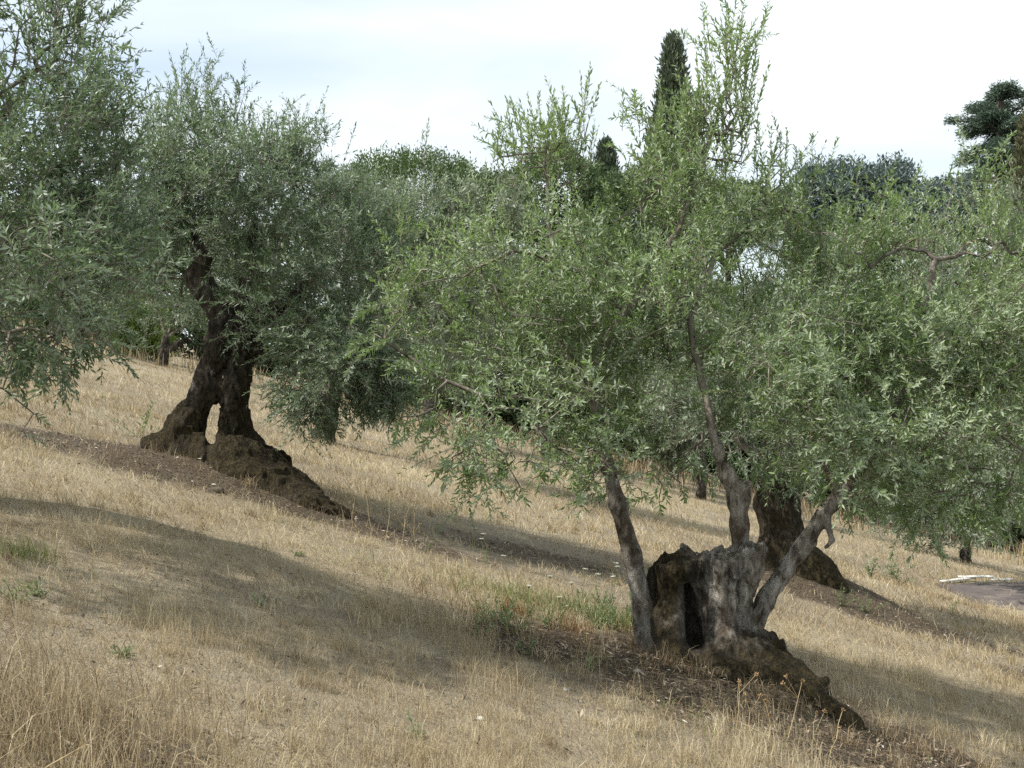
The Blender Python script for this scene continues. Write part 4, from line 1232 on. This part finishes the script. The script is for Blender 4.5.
# fallen leaves and twigs on the bare earth
n = 90000
x, y = field(n, 3.0, 22)
n = len(x)
kp = rng.random(n) < np.clip(litter(x, y) * 1.1 + .04, 0, 1)
x, y = x[kp], y[kp]
n = len(x)
B = np.stack([x, y, H(x, y) + .006 + rng.random(n) * .02], 1)
a = rng.random(n) * 2 * np.pi
D = np.stack([np.cos(a), np.sin(a), -.235 * np.cos(a) + rng.normal(0, .25, n)], 1)
N = np.array([0.22, 0, 1.0]) + rng.normal(0, .35, (n, 3))
V, T, A = leaf_mesh(B, D, N, rng.uniform(.03, .08, n), rng.uniform(.008, .020, n), np.clip(rng.normal(.45, .25, n), 0, 1))
g = build_mesh("leaf_litter", V, tris=T, mat=M["litter"], attrs={"tint": A}, smooth=False)
g["kind"] = "stuff"

# ------------------------------------------------------------------ single plants


def on_ground(u, v):
    """the spot on the slope that shows at (u, v)"""
    lo, hi = 2.0, 80.0
    for _ in range(50):
        m = (lo + hi) / 2
        q = P(u, v, m)
        if q[2] > H(q[0], q[1]):
            lo = m
        else:
            hi = m
    q = P(u, v, lo)
    return float(q[0]), float(q[1])


def weed(label, xy, h, n_stems=5, leaf=.05, spread=.10, group=None, name="weed", mat=None, cat="weed"):
    x, y = xy
    bs = (x, y, float(H(x, y)))
    t = thing(name, label, cat, bs, group)
    B = np.array(bs) + rng.normal(0, .004, (n_stems, 3)) * np.array([1, 1, 0]) - np.array([0, 0, .02])
    D = np.stack([rng.normal(0, .5, n_stems), rng.normal(0, .5, n_stems), np.ones(n_stems)], 1)
    L_ = h * rng.uniform(.6, 1.1, n_stems)
    (V, T, A), tb = twigs(B, D, L_, max(5, int(h / (leaf * .55))), leaf, leaf * .38, np.full(n_stems, -.08), rng.normal(.5, .12, n_stems), rad=.004, open_a=1.05, up_bias=.5)
    build_mesh("foliage", V, tris=T, mat=mat or M["weed_leaf"], parent=t, base=bs, attrs={"tint": A}, smooth=False)
    V, Q = tb.arrays()
    build_mesh("stem", V, quads=Q, mat=M["green_stem"], parent=t, base=bs)
    return t


for q in range(34):
    u = rng.uniform(478, 640); v = 628 - abs(rng.normal(0, 12)) + rng.normal(0, 6) - .05 * (u - 480)
    weed("knee high green weed in the patch just left of the hollow stump", on_ground(u, v + 6), rng.uniform(.10, .27), 4, .042, .12, group="green weeds in the patch left of the stump")
for (u, v, h, lab) in [(15, 600, .22, "leafy green weed at the left edge in the shaded grass"), (38, 596, .16, "small green weed beside the leafy weed at the left edge"), (125, 655, .13, "low green weed alone in the middle of the shaded foreground grass"),
                       (262, 608, .14, "small green weed in the sunlit strip below the two legged tree"), (300, 556, .10, "tiny bright green weed at the lower end of the old tree's mound"), (420, 738, .14, "faint green weed at the bottom of the photo"),
                       (528, 655, .18, "green weed at the edge of the brown earth left of the stump"), (588, 670, .20, "pale green weed on the brown earth beside the left stem"),
                       (842, 606, .40, "tall green weed right of the mossy root behind the stump"), (866, 612, .42, "leafy weed between the mossy root and the dark paving"), (952, 612, .3, "green weed in front of the dark paving"),
                       (890, 582, .95, "tall bright green leafy shoots under the hanging crown near the boards"), (900, 584, .75, "second clump of bright green shoots near the boards"), (870, 578, .6, "small clump of shoots at the foot of the tree behind the stump"),
                       (960, 628, .25, "small yellowish weed in the dry grass before the paving")]:
    weed(lab, on_ground(u, v), h * .8, 5, .042 if h < .5 else .10, .14)
weed("spindly grey green mullein in the sunlit grass left of the two legged tree", on_ground(140, 437), .62, 3, .10, .05)
weed("short spindly weed beside the mullein near the old tree", on_ground(152, 440), .40, 2, .08, .04)


def flower(label, xy, h, group):
    x, y = xy
    bs = (x, y, float(H(x, y)))
    t = thing("wild_carrot", label, "flower", bs, group)
    tb = Tubes(4)
    top = np.array(bs) + [rng.normal(0, .04), rng.normal(0, .04), h]
    tb.path([np.array(bs) - [0, 0, .02], (np.array(bs) + top) / 2 + rng.normal(0, .012, 3), top - [0, 0, .02]], [.003, .0025, .0018])
    ends = []
    for q in range(11):
        a = q * 2.4; r = .022 * math.sqrt(q / 10)
        e = top + np.array([math.cos(a) * r, math.sin(a) * r, .004 * rng.random()])
        tb.add(top - [0, 0, .022], e, .001, .001)
        ends.append(e)
    V, Q = tb.arrays()
    build_mesh("stem", V, quads=Q, mat=M["green_stem"], parent=t, base=bs)
    E = np.repeat(np.array(ends), 7, 0) + rng.normal(0, .005, (77, 3)) * [1, 1, .4]
    D = rng.normal(size=(77, 3)) * [1, 1, .2]
    V, T, A = leaf_mesh(E, D, np.tile([0, 0, 1.], (77, 1)) + rng.normal(0, .2, (77, 3)), np.full(77, .008), np.full(77, .006), np.full(77, .5))
    build_mesh("flower_head", V, tris=T, mat=M["petal"], parent=t, base=bs, smooth=False)


for (u, v) in [(458, 527), (487, 532), (495, 535), (526, 561), (530, 590), (549, 572), (561, 568), (583, 561), (587, 583), (600, 581), (590, 575), (612, 566), (575, 600)]:
    flower("white wild carrot umbel in the dry grass between the two big olives", on_ground(u + rng.normal(0, 12), v + 30 + rng.normal(0, 6)), .27 + rng.random() * .05, "white umbels between the two big olives")


def dry_stalk(label, xy, h, heads, group, lean=0.0):
    x, y = xy
    bs = (x, y, float(H(x, y)))
    t = thing("dry_stalk", label, "dry plant", bs, group)
    tb = Tubes(4)
    p = [np.array(bs) - [0, 0, .02]]
    for q in range(1, 5):
        p.append(np.array(bs) + [lean * h * (q / 4) ** 1.3 + rng.normal(0, .01), rng.normal(0, .012), h * q / 4])
    tb.path(p, [.0032, .003, .0026, .0022, .0016])
    E = [p[-1]]
    for q in range(heads - 1):
        i_ = rng.integers(2, 4)
        e = p[i_] + np.array([rng.normal(0, .07), rng.normal(0, .05), rng.uniform(.06, .15)])
        tb.add(p[i_], e, .0018, .0012)
        E.append(e)
    V, Q = tb.arrays()
    build_mesh("stem", V, quads=Q, mat=M["dry_stalk"], parent=t, base=bs)
    for e in E:
        d = unit(rng.normal(size=(40, 3)))
        V, T, A = leaf_mesh(np.tile(e, (40, 1)), d, rng.normal(size=(40, 3)), rng.uniform(.010, .021, 40), np.full(40, .006), np.full(40, .5))
        build_mesh("seed_head", V, tris=T, mat=M["seed_head"], parent=t, base=bs, smooth=False)


for (u, v, h, hd, ln) in [(735, 738, .36, 3, .1), (752, 750, .30, 3, -.1), (785, 748, .42, 3, .3), (812, 758, .28, 2, .1), (770, 758, .26, 3, 0), (828, 764, .33, 2, .25)]:
    dry_stalk("dry thistle stalk with round seed heads before the mossy roots of the stump", on_ground(u, v), h, hd, "dry thistle stalks before the stump", ln)
for (u, v, h, hd, ln) in [(385, 545, .55, 4, .1), (372, 540, .5, 3, -.1), (400, 552, .5, 3, .2), (415, 556, .45, 3, 0), (350, 535, .4, 3, .1)]:
    dry_stalk("dry flower stalk standing below the end of the old tree's root mound", on_ground(u, v), h, hd, "dry stalks below the old tree's mound", ln)


def stone(label, xy, r, group=None, mat=None):
    x, y = xy
    bs = (x, y, float(H(x, y)))
    th = np.linspace(0, np.pi, 11); ph = np.linspace(0, 2 * np.pi, 16, endpoint=False)
    T_, P_ = np.meshgrid(th, ph, indexing="ij")
    d = np.stack([np.sin(T_) * np.cos(P_), np.sin(T_) * np.sin(P_), np.cos(T_)], -1).reshape(-1, 3)
    k = 1 + .28 * noise3(d[:, 0] * 1.6 + x * 9, d[:, 1] * 1.6, d[:, 2] * 1.6) + .08 * noise3(d[:, 0] * 5, d[:, 1] * 5 + x, d[:, 2] * 5)
    V = np.array(bs) + d * k[:, None] * r * np.array([1.2, 1, .65]) + [0, 0, r * .12]
    i_ = np.arange(10)[:, None] * 16; j_ = np.arange(16)[None]
    Q = np.stack([i_ + j_, i_ + 16 + j_, i_ + 16 + (j_ + 1) % 16, i_ + (j_ + 1) % 16], -1).reshape(-1, 4)
    return tag(build_mesh("stone", V, quads=Q, mat=mat or M["stone"], base=bs), label, "stone", group)


stone("small white stone in the foreground grass below the green weed patch", on_ground(480, 719), .022)
stone("round grey stone at the foot of the stump's left stem", on_ground(637, 672), .032, mat=M["grey_stone"])
stone("dark grey stone wedged at the front of the old tree's root mound", on_ground(217, 492), .075, mat=M["far_bark"])
stone("pale stone on the brown earth left of the stump", on_ground(566, 690), .018)
stone("grey stone half sunk in the straw below the pale stone", on_ground(580, 702), .018, mat=M["grey_stone"])

# long pale straw leaning in the near left corner
for (u, v, du, dv, lab) in [(-5, 757, 90, -12, "long pale straw stem leaning low across the bottom left corner"), (60, 790, 25, -60, "pale oat stem standing in the bottom left corner"), (130, 780, 10, -50, "pale grass stem right of the leaning straw at the bottom edge")]:
    Y = 3.3
    a, b = P(u, v, Y), P(u + du, v + dv, Y - .05)
    x, y = float(a[0]), float(a[1])
    bs = (x, y, float(H(x, y)))
    t = thing("grass_stem", lab, "dry plant", bs)
    tb = Tubes(4)
    q0 = np.array(bs) - [0, 0, .01]
    tb.path([q0, (q0 * .4 + b * .6) + [0, 0, .02], b], [.0028, .0022, .0012])
    V, Q = tb.arrays()
    build_mesh("stem", V, quads=Q, mat=M["dry_stalk"], parent=t, base=bs)
    k = np.linspace(.0, .09, 9)
    Bp = b - unit(b - q0) * k[:, None]
    V, T, A = leaf_mesh(Bp, np.tile(unit(b - q0), (9, 1)) + rng.normal(0, .5, (9, 3)), rng.normal(size=(9, 3)), np.full(9, .022), np.full(9, .004), np.full(9, .5))
    build_mesh("seed_head", V, tris=T, mat=M["dry_stalk"], parent=t, base=bs, smooth=False)
